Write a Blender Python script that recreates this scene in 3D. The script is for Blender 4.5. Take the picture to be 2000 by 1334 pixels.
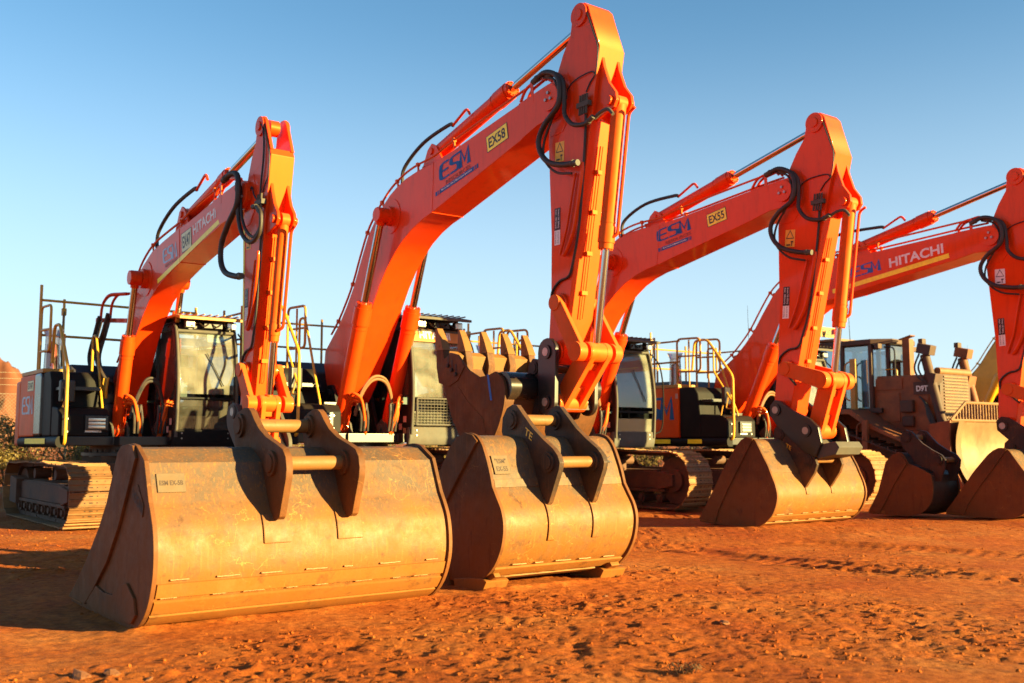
import bpy, bmesh, math, random
import numpy as np
from mathutils import Vector, Matrix

for o in list(bpy.data.objects):
    bpy.data.objects.remove(o, do_unlink=True)
scene = bpy.context.scene
COL = scene.collection
R = math.radians
random.seed(7)

# ------------------------------------------------------------------ camera, sky, sun, exposure
CAM_H = 1.2
cam_d = bpy.data.cameras.new('camera')
cam = bpy.data.objects.new('camera', cam_d)
COL.objects.link(cam)
cam.location = (0, 0, CAM_H)
cam.rotation_euler = (R(90 + 5.654), 0, 0)
cam_d.sensor_width = 36.0
cam_d.lens = 36.0
cam_d.clip_start = 0.1
cam_d.clip_end = 20000
cam_d.dof.use_dof = True
cam_d.dof.focus_distance = 9.5
cam_d.dof.aperture_fstop = 2.2
scene.camera = cam

SUN_EL = 11.5      # low golden sun, from the right of the picture
SUN_AZ = 113.5      # compass style: 0 = +Y, 90 = +X
world = bpy.data.worlds.new('World')
scene.world = world
world.use_nodes = True
wn = world.node_tree
for n in list(wn.nodes):
    wn.nodes.remove(n)
sky = wn.nodes.new('ShaderNodeTexSky')
sky.sky_type = 'NISHITA'
sky.sun_disc = False
sky.sun_elevation = R(SUN_EL)
sky.sun_rotation = R(SUN_AZ)
sky.air_density = 1.0
sky.dust_density = 0.3
sky.altitude = 1500
sky.ozone_density = 2.1
bg = wn.nodes.new('ShaderNodeBackground')
bg.inputs['Strength'].default_value = 0.052
wo = wn.nodes.new('ShaderNodeOutputWorld')
# pale ground haze that whitens the lowest part of the sky evenly all round
wg = wn.nodes.new('ShaderNodeTexCoord')
wx = wn.nodes.new('ShaderNodeSeparateXYZ')
wn.links.new(wg.outputs['Generated'], wx.inputs[0])
wr_ = wn.nodes.new('ShaderNodeMapRange')
wr_.interpolation_type = 'SMOOTHSTEP'
wr_.inputs['From Min'].default_value = 0.0
wr_.inputs['From Max'].default_value = 0.42
wr_.inputs['To Min'].default_value = 0.80
wr_.inputs['To Max'].default_value = 0.0
wn.links.new(wx.outputs['Z'], wr_.inputs['Value'])
tint = wn.nodes.new('ShaderNodeVectorMath')
tint.operation = 'MULTIPLY'
tint.inputs[1].default_value = (0.74, 0.98, 0.96)
wn.links.new(sky.outputs[0], tint.inputs[0])
hz = wn.nodes.new('ShaderNodeMix')
hz.data_type = 'RGBA'
hz.inputs['B'].default_value = (3.05, 3.60, 3.95, 1)
wn.links.new(wr_.outputs[0], hz.inputs['Factor'])
wn.links.new(tint.outputs[0], hz.inputs['A'])
wn.links.new(hz.outputs['Result'], bg.inputs[0])
wn.links.new(bg.outputs[0], wo.inputs[0])

sun_d = bpy.data.lights.new('sun', 'SUN')
sun = bpy.data.objects.new('sun', sun_d)
COL.objects.link(sun)
sun_d.energy = 5.0
sun_d.angle = R(0.5)
sun_d.color = (1.0, 0.80, 0.30)
to_sun = Vector((math.cos(R(SUN_EL)) * math.sin(R(SUN_AZ)), math.cos(R(SUN_EL)) * math.cos(R(SUN_AZ)), math.sin(R(SUN_EL))))
sun.rotation_euler = to_sun.to_track_quat('Z', 'Y').to_euler()

scene.view_settings.view_transform = 'Standard'
scene.view_settings.look = 'None'
scene.view_settings.exposure = 2.3
scene.view_settings.gamma = 1.0
scene.view_settings.use_curve_mapping = False
scene.render.engine = 'CYCLES'

# ------------------------------------------------------------------ materials
MATS = {}

def mat(name, base, rough=0.5, metal=0.0, coat=0.0, dust=0.0, dust_col=(0.42, 0.17, 0.06), scale=6.0,
        top=0.0, bump=0.0, bscale=60.0, var=0.15, spec=0.5, wear=0.0, stint=(1, 1, 1), alb=0.76, ovar=0.0):
    """procedural paint / metal with noise variation and dust (noise patches + upward faces)"""
    base = tuple(v * alb for v in base)
    dust_col = tuple(v * alb for v in dust_col)
    m = bpy.data.materials.new(name)
    m.use_nodes = True
    nt = m.node_tree
    b = nt.nodes['Principled BSDF']
    b.inputs['Roughness'].default_value = rough
    b.inputs['Metallic'].default_value = metal
    b.inputs['Coat Weight'].default_value = coat
    b.inputs['Coat Roughness'].default_value = 0.08
    b.inputs['Specular IOR Level'].default_value = spec
    b.inputs['Specular Tint'].default_value = (*stint, 1)
    tc = nt.nodes.new('ShaderNodeTexCoord')
    ns = nt.nodes.new('ShaderNodeTexNoise')
    ns.inputs['Scale'].default_value = scale
    ns.inputs['Detail'].default_value = 9
    ns.inputs['Roughness'].default_value = 0.68
    nt.links.new(tc.outputs['Object'], ns.inputs['Vector'])
    mr = nt.nodes.new('ShaderNodeMapRange')
    mr.inputs['From Min'].default_value = 0.3
    mr.inputs['From Max'].default_value = 0.7
    mr.inputs['To Min'].default_value = 1 - var
    mr.inputs['To Max'].default_value = 1 + var
    nt.links.new(ns.outputs['Fac'], mr.inputs['Value'])
    mul = nt.nodes.new('ShaderNodeVectorMath')
    mul.operation = 'SCALE'
    mul.inputs[0].default_value = base
    nt.links.new(mr.outputs[0], mul.inputs['Scale'])
    col = mul.outputs[0]
    if ovar > 0:       # pieces differ a little from one another
        oi = nt.nodes.new('ShaderNodeObjectInfo')
        om = nt.nodes.new('ShaderNodeMapRange')
        om.inputs['To Min'].default_value = 1 - ovar
        om.inputs['To Max'].default_value = 1 + ovar * 0.5
        nt.links.new(oi.outputs['Random'], om.inputs['Value'])
        osc = nt.nodes.new('ShaderNodeVectorMath')
        osc.operation = 'SCALE'
        nt.links.new(col, osc.inputs[0])
        nt.links.new(om.outputs[0], osc.inputs['Scale'])
        col = osc.outputs[0]
    if dust > 0 or top > 0:
        n2 = nt.nodes.new('ShaderNodeTexNoise')
        n2.inputs['Scale'].default_value = scale * 0.45
        n2.inputs['Detail'].default_value = 10
        n2.inputs['Roughness'].default_value = 0.72
        nt.links.new(tc.outputs['Object'], n2.inputs['Vector'])
        m2 = nt.nodes.new('ShaderNodeMapRange')
        m2.inputs['From Min'].default_value = 0.38
        m2.inputs['From Max'].default_value = 0.72
        m2.inputs['To Max'].default_value = dust
        nt.links.new(n2.outputs['Fac'], m2.inputs['Value'])
        fac = m2.outputs[0]
        if top > 0:
            ge = nt.nodes.new('ShaderNodeNewGeometry')
            sx = nt.nodes.new('ShaderNodeSeparateXYZ')
            nt.links.new(ge.outputs['Normal'], sx.inputs[0])
            m3 = nt.nodes.new('ShaderNodeMapRange')
            m3.inputs['From Min'].default_value = 0.25
            m3.inputs['From Max'].default_value = 0.9
            m3.inputs['To Max'].default_value = top
            nt.links.new(sx.outputs['Z'], m3.inputs['Value'])
            ad = nt.nodes.new('ShaderNodeMath')
            ad.operation = 'MAXIMUM'
            nt.links.new(fac, ad.inputs[0])
            nt.links.new(m3.outputs[0], ad.inputs[1])
            fac = ad.outputs[0]
        mx = nt.nodes.new('ShaderNodeMix')
        mx.data_type = 'RGBA'
        mx.inputs['B'].default_value = (*dust_col, 1)
        nt.links.new(fac, mx.inputs['Factor'])
        nt.links.new(col, mx.inputs['A'])
        col = mx.outputs['Result']
        mr2 = nt.nodes.new('ShaderNodeMapRange')
        mr2.inputs['To Min'].default_value = rough
        mr2.inputs['To Max'].default_value = 0.85
        nt.links.new(fac, mr2.inputs['Value'])
        nt.links.new(mr2.outputs[0], b.inputs['Roughness'])
    if wear > 0:
        wt = nt.nodes.new('ShaderNodeMapping')
        wt.inputs['Scale'].default_value = (7, 7, 1.2)
        nt.links.new(tc.outputs['Object'], wt.inputs['Vector'])
        wn_ = nt.nodes.new('ShaderNodeTexNoise')
        wn_.inputs['Scale'].default_value = 1.6
        wn_.inputs['Detail'].default_value = 9
        wn_.inputs['Roughness'].default_value = 0.7
        nt.links.new(wt.outputs[0], wn_.inputs['Vector'])
        wr = nt.nodes.new('ShaderNodeMapRange')
        wr.inputs['From Min'].default_value = 0.50
        wr.inputs['From Max'].default_value = 0.80
        wr.inputs['To Max'].default_value = wear
        nt.links.new(wn_.outputs['Fac'], wr.inputs['Value'])
        wm = nt.nodes.new('ShaderNodeMix')
        wm.data_type = 'RGBA'
        wm.inputs['B'].default_value = (base[0] * 0.36, base[1] * 0.45, base[2] + 0.006, 1)
        nt.links.new(wr.outputs[0], wm.inputs['Factor'])
        nt.links.new(col, wm.inputs['A'])
        col = wm.outputs['Result']
        cn = nt.nodes.new('ShaderNodeTexNoise')
        cn.inputs['Scale'].default_value = 16
        cn.inputs['Detail'].default_value = 10
        cn.inputs['Roughness'].default_value = 0.75
        nt.links.new(tc.outputs['Object'], cn.inputs['Vector'])
        cr_ = nt.nodes.new('ShaderNodeMapRange')
        cr_.inputs['From Min'].default_value = 0.69
        cr_.inputs['From Max'].default_value = 0.72
        cr_.inputs['To Max'].default_value = wear * 1.6
        nt.links.new(cn.outputs['Fac'], cr_.inputs['Value'])
        wm2 = nt.nodes.new('ShaderNodeMix')
        wm2.data_type = 'RGBA'
        wm2.inputs['B'].default_value = (0.10, 0.045, 0.02, 1)
        nt.links.new(cr_.outputs[0], wm2.inputs['Factor'])
        nt.links.new(col, wm2.inputs['A'])
        col = wm2.outputs['Result']
    nt.links.new(col, b.inputs['Base Color'])
    if bump > 0:
        n3 = nt.nodes.new('ShaderNodeTexNoise')
        n3.inputs['Scale'].default_value = bscale
        n3.inputs['Detail'].default_value = 6
        nt.links.new(tc.outputs['Object'], n3.inputs['Vector'])
        bp = nt.nodes.new('ShaderNodeBump')
        bp.inputs['Strength'].default_value = bump
        bp.inputs['Distance'].default_value = 0.01
        nt.links.new(n3.outputs['Fac'], bp.inputs['Height'])
        nt.links.new(bp.outputs[0], b.inputs['Normal'])
    MATS[name] = m
    return m

mat('paint', (0.70, 0.036, 0.002), 0.48, coat=0.26, alb=1, spec=0.42, stint=(1.0, 0.58, 0.10), dust=0.06, wear=0.45, scale=2.5, var=0.06, dust_col=(0.5, 0.16, 0.05))
mat('paint_dusty', (0.66, 0.062, 0.003), 0.52, alb=1, coat=0.05, spec=0.42, stint=(1.0, 0.62, 0.12), wear=0.4, dust=0.35, top=0.4, scale=3.5, var=0.1)
mat('paint_yellow', (0.80, 0.36, 0.004), 0.45, coat=0.1, dust=0.12, scale=3)
mat('black_panel', (0.010, 0.010, 0.011), 0.55, dust=0.08, top=0.10, scale=5, dust_col=(0.16, 0.07, 0.03), var=0.25, spec=0.10)
mat('black_steel', (0.010, 0.010, 0.011), 0.34, dust=0.10, scale=7, dust_col=(0.22, 0.09, 0.04), var=0.2)
mat('gloss_black', (0.02, 0.017, 0.016), 0.25, coat=0.25, spec=0.2, dust=0.12, scale=4, var=0.15)
mat('hood_blue', (0.018, 0.025, 0.045), 0.35, dust=0.15, top=0.1, scale=4)
mat('orange_panel', (0.72, 0.22, 0.015), 0.5, dust=0.2, scale=9)
mat('hose', (0.018, 0.016, 0.015), 0.55, dust=0.25, scale=14, dust_col=(0.25, 0.12, 0.06), bump=0.2, bscale=140)
mat('chrome', (0.62, 0.60, 0.58), 0.12, metal=1.0, dust=0.0, var=0.05)
mat('pin_steel', (0.45, 0.42, 0.40), 0.35, metal=0.8, dust=0.3, scale=20, bump=0.1)
mat('grey_steel', (0.10, 0.092, 0.078), 0.6, metal=0.0, spec=0.2, dust=0.3, top=0.2, scale=8, dust_col=(0.16, 0.085, 0.04))
mat('rail', (0.55, 0.25, 0.022), 0.5, dust=0.35, scale=9, dust_col=(0.36, 0.17, 0.06), var=0.2)
mat('rail_yellow', (0.72, 0.36, 0.02), 0.42, dust=0.2, scale=9)
mat('shoe', (0.36, 0.15, 0.042), 0.7, ovar=0.45, dust=0.35, scale=8, dust_col=(0.30, 0.12, 0.035), var=0.35, bump=0.4, bscale=70)
mat('shoe_dark', (0.03, 0.015, 0.01), 0.8)
mat('under', (0.070, 0.030, 0.016), 0.75, dust=0.55, top=0.8, scale=5, dust_col=(0.30, 0.11, 0.04), bump=0.4, bscale=40)
mat('white', (0.78, 0.76, 0.72), alb=1, rough=0.5, dust=0.15, scale=12)
mat('sticker_pink', (0.62, 0.36, 0.32), 0.5, dust=0.3, scale=14)
mat('ink', (0.012, 0.012, 0.014), 0.5)
mat('ink_red', (0.26, 0.022, 0.012), 0.6)
mat('ink_brown', (0.05, 0.02, 0.012), 0.7)
mat('decal_yellow', (0.95, 0.82, 0.02), alb=1, rough=0.4, dust=0.08, scale=14)
mat('decal_pale', (0.62, 0.62, 0.30), alb=1, rough=0.4, dust=0.1, scale=14)
mat('decal_orange', (0.85, 0.42, 0.02), alb=1, rough=0.45, dust=0.1, scale=14)
mat('decal_blue', (0.008, 0.115, 0.34), alb=1, rough=0.5, spec=0.1, dust=0.08, scale=14)
mat('decal_sky', (0.03, 0.15, 0.46), alb=1, rough=0.5, spec=0.1, dust=0.08, scale=14)
mat('decal_grey', (0.30, 0.40, 0.55), alb=1, rough=0.4, dust=0.08, scale=14)
mat('seat', (0.35, 0.34, 0.32), 0.8, dust=0.2, scale=9)
mat('amber', (0.85, 0.16, 0.01), 0.25, coat=0.5)
mat('red_plastic', (0.55, 0.02, 0.02), 0.3, coat=0.4)
mat('lamp', (0.75, 0.70, 0.62), 0.15, metal=0.5)
mat('weld', (0.32, 0.15, 0.05), 0.55, metal=0.2, dust=0.3, scale=40, bump=0.5, bscale=120)
mat('dozer', (0.26, 0.072, 0.012), 0.62, dust=0.7, top=0.85, scale=3, dust_col=(0.22, 0.056, 0.014), var=0.5, bump=0.15, bscale=30)
mat('dozer_dark', (0.06, 0.024, 0.012), 0.65, dust=0.6, top=0.7, scale=4, dust_col=(0.15, 0.052, 0.02), var=0.3)
mat('dozer_tan', (0.23, 0.095, 0.026), 0.6, dust=0.4, scale=4, dust_col=(0.25, 0.11, 0.04), var=0.25)
mat('blade_steel', (0.32, 0.20, 0.11), 0.33, metal=0.55, dust=0.5, scale=2.5, dust_col=(0.32, 0.15, 0.05), var=0.2)
mat('timber', (0.35, 0.18, 0.07), 0.8, dust=0.4, scale=6)
mat('wire', (0.22, 0.18, 0.14), 0.6, metal=0.4)

def bucket_mat(name, steel, dustc, amount, rough, scratch=0.5, dirt=(0.08, 0.034, 0.016), spec=0.22):
    """worn bucket steel: grey plate, settled red dust, thin branching scratches, dark smears"""
    m = bpy.data.materials.new(name)
    m.use_nodes = True
    steel, dustc, dirt = [tuple(v * 0.78 for v in q) for q in (steel, dustc, dirt)]
    nt = m.node_tree
    b = nt.nodes['Principled BSDF']
    L = nt.links.new
    tc = nt.nodes.new('ShaderNodeTexCoord')

    def noise(scale, detail=8, dist=0.0, vec=None, rg=0.65):
        n = nt.nodes.new('ShaderNodeTexNoise')
        n.inputs['Scale'].default_value = scale
        n.inputs['Detail'].default_value = detail
        n.inputs['Roughness'].default_value = rg
        n.inputs['Distortion'].default_value = dist
        L(vec if vec else tc.outputs['Object'], n.inputs['Vector'])
        return n.outputs['Fac']

    def ramp(src, a, b_, lo=0.0, hi=1.0):
        r = nt.nodes.new('ShaderNodeMapRange')
        r.inputs['From Min'].default_value = a
        r.inputs['From Max'].default_value = b_
        r.inputs['To Min'].default_value = lo
        r.inputs['To Max'].default_value = hi
        L(src, r.inputs['Value'])
        return r.outputs[0]

    def mix(f, a, b_):
        x = nt.nodes.new('ShaderNodeMix')
        x.data_type = 'RGBA'
        L(f, x.inputs['Factor'])
        for s, k in ((a, 'A'), (b_, 'B')):
            if isinstance(s, tuple):
                x.inputs[k].default_value = (*s, 1)
            else:
                L(s, x.inputs[k])
        return x.outputs['Result']
    sz = nt.nodes.new('ShaderNodeSeparateXYZ')
    L(tc.outputs['Object'], sz.inputs[0])
    low = ramp(sz.outputs['Z'], 0.55, 0.95, 0.14, -0.14)      # the lower plate is rubbed full of soil, the upper plate stays greyer
    da = nt.nodes.new('ShaderNodeMath')
    da.operation = 'ADD'
    L(noise(3.2), da.inputs[0])
    L(low, da.inputs[1])
    dust = ramp(da.outputs[0], 0.32, 0.64, amount * 0.12, amount)
    c = mix(dust, steel, dustc)
    mp = nt.nodes.new('ShaderNodeMapping')
    mp.inputs['Scale'].default_value = (26, 26, 2.2)
    L(tc.outputs['Object'], mp.inputs['Vector'])
    streak = ramp(noise(1.0, 5, 0.3, mp.outputs[0]), 0.52, 0.78, 0, 0.45 * min(1, scratch * 1.5))
    c = mix(streak, c, (dustc[0] * 1.12, dustc[1] * 1.12, dustc[2] * 1.2))
    v = nt.nodes.new('ShaderNodeTexVoronoi')
    v.feature = 'DISTANCE_TO_EDGE'
    v.inputs['Scale'].default_value = 3.6
    wv = nt.nodes.new('ShaderNodeVectorMath')
    wv.operation = 'ADD'
    nz = nt.nodes.new('ShaderNodeTexNoise')
    nz.inputs['Scale'].default_value = 5
    nz.inputs['Detail'].default_value = 4
    L(tc.outputs['Object'], nz.inputs['Vector'])
    sc = nt.nodes.new('ShaderNodeVectorMath')
    sc.operation = 'SCALE'
    sc.inputs['Scale'].default_value = 0.45
    L(nz.outputs['Color'], sc.inputs[0])
    L(tc.outputs['Object'], wv.inputs[0])
    L(sc.outputs[0], wv.inputs[1])
    L(wv.outputs[0], v.inputs['Vector'])
    sline = ramp(v.outputs['Distance'], 0.003, 0.010, 1, 0)
    smask = ramp(noise(2.3, 4), 0.50, 0.60)
    mm = nt.nodes.new('ShaderNodeMath')
    mm.operation = 'MULTIPLY'
    L(sline, mm.inputs[0])
    L(smask, mm.inputs[1])
    mm2 = nt.nodes.new('ShaderNodeMath')
    mm2.operation = 'MULTIPLY'
    mm2.inputs[1].default_value = scratch
    L(mm.outputs[0], mm2.inputs[0])
    c = mix(mm2.outputs[0], c, (0.42, 0.19, 0.05))
    spots = ramp(noise(9.0, 10, 0.4), 0.58, 0.72, 0, 0.75)
    c = mix(spots, c, dirt)
    mp2 = nt.nodes.new('ShaderNodeMapping')
    mp2.inputs['Scale'].default_value = (9, 2.2, 1.1)
    mp2.inputs['Rotation'].default_value = (0.35, 0, 0)
    L(tc.outputs['Object'], mp2.inputs['Vector'])
    c = mix(ramp(noise(1.6, 9, 0.8, mp2.outputs[0], 0.72), 0.56, 0.70, 0, 0.55), c, (steel[0] * 0.55, steel[1] * 0.5, steel[2] * 0.5))
    mp3 = nt.nodes.new('ShaderNodeMapping')
    mp3.inputs['Scale'].default_value = (60, 60, 3.0)
    mp3.inputs['Rotation'].default_value = (0.12, 0.0, 0)
    L(tc.outputs['Object'], mp3.inputs['Vector'])
    c = mix(ramp(noise(1.0, 3, 0.2, mp3.outputs[0]), 0.58, 0.63, 0, 0.7 * min(1, scratch * 1.3)), c, (dustc[0] * 1.3, dustc[1] * 1.35, dustc[2] * 1.7))
    c = mix(ramp(noise(1.3, 3, 0.3, mp3.outputs[0]), 0.36, 0.31, 0, 0.6 * min(1, scratch * 1.3)), c, (steel[0] * 0.6, steel[1] * 0.55, steel[2] * 0.5))
    polish = ramp(noise(1.7, 6, 0.5), 0.60, 0.72, 0, 0.55)
    c = mix(polish, c, (steel[0] * 1.4, steel[1] * 1.35, steel[2] * 1.25))
    L(c, b.inputs['Base Color'])
    rr = ramp(noise(6.0), 0.3, 0.7, rough - 0.08, rough + 0.2)
    L(rr, b.inputs['Roughness'])
    b.inputs['Metallic'].default_value = 0.0
    b.inputs['Specular IOR Level'].default_value = spec
    bp = nt.nodes.new('ShaderNodeBump')
    bp.inputs['Strength'].default_value = 0.25
    bp.inputs['Distance'].default_value = 0.006
    L(noise(45, 8), bp.inputs['Height'])
    L(bp.outputs[0], b.inputs['Normal'])
    MATS[name] = m
    return m

mat('plate_steel', (0.155, 0.105, 0.066), 0.6, dust=0.4, scale=12, dust_col=(0.24, 0.105, 0.032), spec=0.2)
bucket_mat('bucket_grey', (0.100, 0.072, 0.052), (0.262, 0.093, 0.017), 0.95, 0.5, 0.7)
bucket_mat('bucket_rust', (0.10, 0.038, 0.013), (0.20, 0.065, 0.016), 0.95, 0.6, 0.3)
bucket_mat('bucket_dark', (0.026, 0.021, 0.020), (0.13, 0.050, 0.020), 0.6, 0.42, 0.2)
bucket_mat('bucket_ear', (0.040, 0.027, 0.021), (0.20, 0.075, 0.022), 0.75, 0.5, 0.2)
bucket_mat('bucket_wear', (0.24, 0.11, 0.036), (0.31, 0.105, 0.018), 0.9, 0.5, 0.3)

def glass_mat(name, tint=(0.75, 0.85, 0.85), alpha=0.35, dirt=0.15):
    m = bpy.data.materials.new(name)
    m.use_nodes = True
    nt = m.node_tree
    for n in list(nt.nodes):
        nt.nodes.remove(n)
    L = nt.links.new
    out = nt.nodes.new('ShaderNodeOutputMaterial')
    tr = nt.nodes.new('ShaderNodeBsdfTransparent')
    tr.inputs[0].default_value = (*tint, 1)
    gl = nt.nodes.new('ShaderNodeBsdfGlossy')
    gl.inputs['Roughness'].default_value = 0.03
    fr = nt.nodes.new('ShaderNodeFresnel')
    fr.inputs['IOR'].default_value = 1.52
    ad = nt.nodes.new('ShaderNodeMath')
    ad.operation = 'ADD'
    ad.use_clamp = True
    ad.inputs[1].default_value = alpha
    L(fr.outputs[0], ad.inputs[0])
    mx = nt.nodes.new('ShaderNodeMixShader')
    L(ad.outputs[0], mx.inputs[0])
    L(tr.outputs[0], mx.inputs[1])
    L(gl.outputs[0], mx.inputs[2])
    df = nt.nodes.new('ShaderNodeBsdfDiffuse')
    df.inputs[0].default_value = (0.50, 0.44, 0.36, 1)
    tc = nt.nodes.new('ShaderNodeTexCoord')
    ns = nt.nodes.new('ShaderNodeTexNoise')
    ns.inputs['Scale'].default_value = 4
    ns.inputs['Detail'].default_value = 8
    L(tc.outputs['Object'], ns.inputs['Vector'])
    mr = nt.nodes.new('ShaderNodeMapRange')
    mr.inputs['From Min'].default_value = 0.3
    mr.inputs['From Max'].default_value = 0.75
    mr.inputs['To Min'].default_value = dirt * 0.3
    mr.inputs['To Max'].default_value = dirt
    L(ns.outputs['Fac'], mr.inputs['Value'])
    m2 = nt.nodes.new('ShaderNodeMixShader')
    L(mr.outputs[0], m2.inputs[0])
    L(mx.outputs[0], m2.inputs[1])
    L(df.outputs[0], m2.inputs[2])
    L(m2.outputs[0], out.inputs[0])
    MATS[name] = m
    return m

glass_mat('glass_front', (0.74, 0.84, 0.82), 0.08, 0.24)
glass_mat('glass_low', (0.30, 0.36, 0.38), 0.05, 0.10)
glass_mat('glass_side', (0.30, 0.38, 0.40), 0.10, 0.08)
glass_mat('glass_blue', (0.35, 0.50, 0.60), 0.25, 0.12)
glass_mat('plastic_bag', (0.85, 0.75, 0.72), 0.12, 0.2)

# ------------------------------------------------------------------ mesh helpers
def catmull(pts, sub=6):
    P = [Vector(p) for p in pts]
    if len(P) < 3:
        return P
    out = []
    for i in range(len(P) - 1):
        p0 = P[i - 1] if i > 0 else P[0] * 2 - P[1]
        p1, p2 = P[i], P[i + 1]
        p3 = P[i + 2] if i + 2 < len(P) else P[-1] * 2 - P[-2]
        for k in range(sub):
            t = k / sub
            out.append(0.5 * ((2 * p1) + (p2 - p0) * t + (2 * p0 - 5 * p1 + 4 * p2 - p3) * t * t + (3 * p1 - p0 - 3 * p2 + p3) * t ** 3))
    out.append(P[-1])
    return out

def fillet(pts, r, n=4):
    """round the inner corners of a 3-D polyline"""
    P = [Vector(p) for p in pts]
    out = [P[0]]
    for i in range(1, len(P) - 1):
        a, b, c = P[i - 1], P[i], P[i + 1]
        d1, d2 = (a - b), (c - b)
        k = min(r, d1.length * 0.49, d2.length * 0.49)
        s, e = b + d1.normalized() * k, b + d2.normalized() * k
        for j in range(n + 1):
            t = j / n
            out.append(s * (1 - t) ** 2 + b * 2 * t * (1 - t) + e * t * t)
    out.append(P[-1])
    return out

class MB:
    def __init__(self):
        self.v, self.f, self.mi, self.pc = [], [], [], []

    def add(self, verts, faces, mi=0):
        o = len(self.v)
        self.v += [tuple(p) for p in verts]
        self.f += [tuple(i + o for i in f) for f in faces]
        self.mi += [mi] * len(faces)
        self.pc.append((o, len(self.v), len(self.f) - len(faces), len(self.f)))
        return self

    def box(self, c, s, rot=None, mi=0):
        hx, hy, hz = s[0] / 2, s[1] / 2, s[2] / 2
        V = [Vector((x, y, z)) for x in (-hx, hx) for y in (-hy, hy) for z in (-hz, hz)]
        if rot is not None:
            V = [rot @ p for p in V]
        C = Vector(c)
        return self.add([p + C for p in V], [(0, 1, 3, 2), (4, 6, 7, 5), (0, 4, 5, 1), (2, 3, 7, 6), (0, 2, 6, 4), (1, 5, 7, 3)], mi)

    def bar(self, p0, p1, w, h, up=(0, 0, 1), mi=0):
        """rectangular bar from p0 to p1, w sideways, h along up"""
        a, b = Vector(p0), Vector(p1)
        d = (b - a).normalized()
        s = d.cross(Vector(up))
        if s.length < 1e-5:
            s = d.cross(Vector((0, 1, 0)))
        s.normalize()
        u = s.cross(d)
        V = []
        for q in (a, b):
            for sx, sz in ((-1, -1), (1, -1), (1, 1), (-1, 1)):
                V.append(q + s * (w / 2 * sx) + u * (h / 2 * sz))
        return self.add(V, [(3, 2, 1, 0), (4, 5, 6, 7), (0, 1, 5, 4), (1, 2, 6, 5), (2, 3, 7, 6), (3, 0, 4, 7)], mi)

    def prism(self, poly, y0, y1, mi=0):
        """polygon in the x-z plane, extruded along y"""
        n = len(poly)
        a = sum(poly[i][0] * poly[(i + 1) % n][1] - poly[(i + 1) % n][0] * poly[i][1] for i in range(n))
        P = list(poly) if a > 0 else list(reversed(poly))
        V = [(x, y0, z) for x, z in P] + [(x, y1, z) for x, z in P]
        F = [tuple(range(n)), tuple(range(2 * n - 1, n - 1, -1))]
        F += [(i, i + n, (i + 1) % n + n, (i + 1) % n) for i in range(n)]
        return self.add(V, F, mi)

    def plan(self, poly, z0, z1, mi=0):
        """polygon in the x-y plane, extruded along z"""
        n = len(poly)
        a = sum(poly[i][0] * poly[(i + 1) % n][1] - poly[(i + 1) % n][0] * poly[i][1] for i in range(n))
        P = list(poly) if a > 0 else list(reversed(poly))
        V = [(x, y, z0) for x, y in P] + [(x, y, z1) for x, y in P]
        F = [tuple(range(n - 1, -1, -1)), tuple(range(n, 2 * n))]
        F += [(i, (i + 1) % n, (i + 1) % n + n, i + n) for i in range(n)]
        return self.add(V, F, mi)

    def cyl(self, p0, p1, r0, r1=None, n=16, cap=True, mi=0):
        r1 = r0 if r1 is None else r1
        a, b = Vector(p0), Vector(p1)
        d = (b - a).normalized()
        s = d.orthogonal().normalized()
        t = d.cross(s)
        V = []
        for q, r in ((a, r0), (b, r1)):
            for i in range(n):
                k = 2 * math.pi * i / n
                V.append(q + (s * math.cos(k) + t * math.sin(k)) * r)
        F = [(i, (i + 1) % n, (i + 1) % n + n, i + n) for i in range(n)]
        if cap:
            F += [tuple(range(n - 1, -1, -1)), tuple(range(n, 2 * n))]
        return self.add(V, F, mi)

    def rod(self, p0, p1, steps, n=16, mi=0):
        """stepped cylinder: steps = [(t0,t1,r),...] with t the distance from p0"""
        a, b = Vector(p0), Vector(p1)
        d = (b - a).normalized()
        for t0, t1, r in steps:
            self.cyl(a + d * t0, a + d * t1, r, None, n, True, mi)
        return self

    def tube(self, pts, r, n=8, mi=0, rib=0.0):
        P = [Vector(p) for p in pts]
        m = len(P)
        T = [((P[min(i + 1, m - 1)] - P[max(i - 1, 0)]).normalized()) for i in range(m)]
        s = T[0].orthogonal().normalized()
        V, F = [], []
        for i in range(m):
            s = (s - T[i] * s.dot(T[i]))
            if s.length < 1e-6:
                s = T[i].orthogonal()
            s.normalize()
            t = T[i].cross(s)
            rr = r * (1 + rib * (1 if i % 2 else -1))
            for k in range(n):
                a = 2 * math.pi * k / n
                V.append(P[i] + (s * math.cos(a) + t * math.sin(a)) * rr)
        for i in range(m - 1):
            for k in range(n):
                F.append((i * n + k, i * n + (k + 1) % n, (i + 1) * n + (k + 1) % n, (i + 1) * n + k))
        F.append(tuple(range(n - 1, -1, -1)))
        F.append(tuple((m - 1) * n + k for k in range(n)))
        return self.add(V, F, mi)

    def sheet(self, prof, y0, y1, t, mi=0):
        """bent plate: outer profile in x-z extruded along y, thickness t to the right of the travel direction"""
        P = [Vector((x, z)) for x, z in prof]
        m = len(P)
        N = []
        for i in range(m):
            d = (P[min(i + 1, m - 1)] - P[max(i - 1, 0)]).normalized()
            N.append(Vector((d.y, -d.x)))
        Q = [P[i] + N[i] * t for i in range(m)]
        V = []
        for y in (y0, y1):
            V += [(p.x, y, p.y) for p in P]
            V += [(q.x, y, q.y) for q in Q]
        F = []
        for i in range(m - 1):
            F.append((i, 2 * m + i, 2 * m + i + 1, i + 1))
            F.append((m + i, m + i + 1, 3 * m + i + 1, 3 * m + i))
            F.append((i, i + 1, m + i + 1, m + i))
            F.append((2 * m + i, 3 * m + i, 3 * m + i + 1, 2 * m + i + 1))
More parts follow.
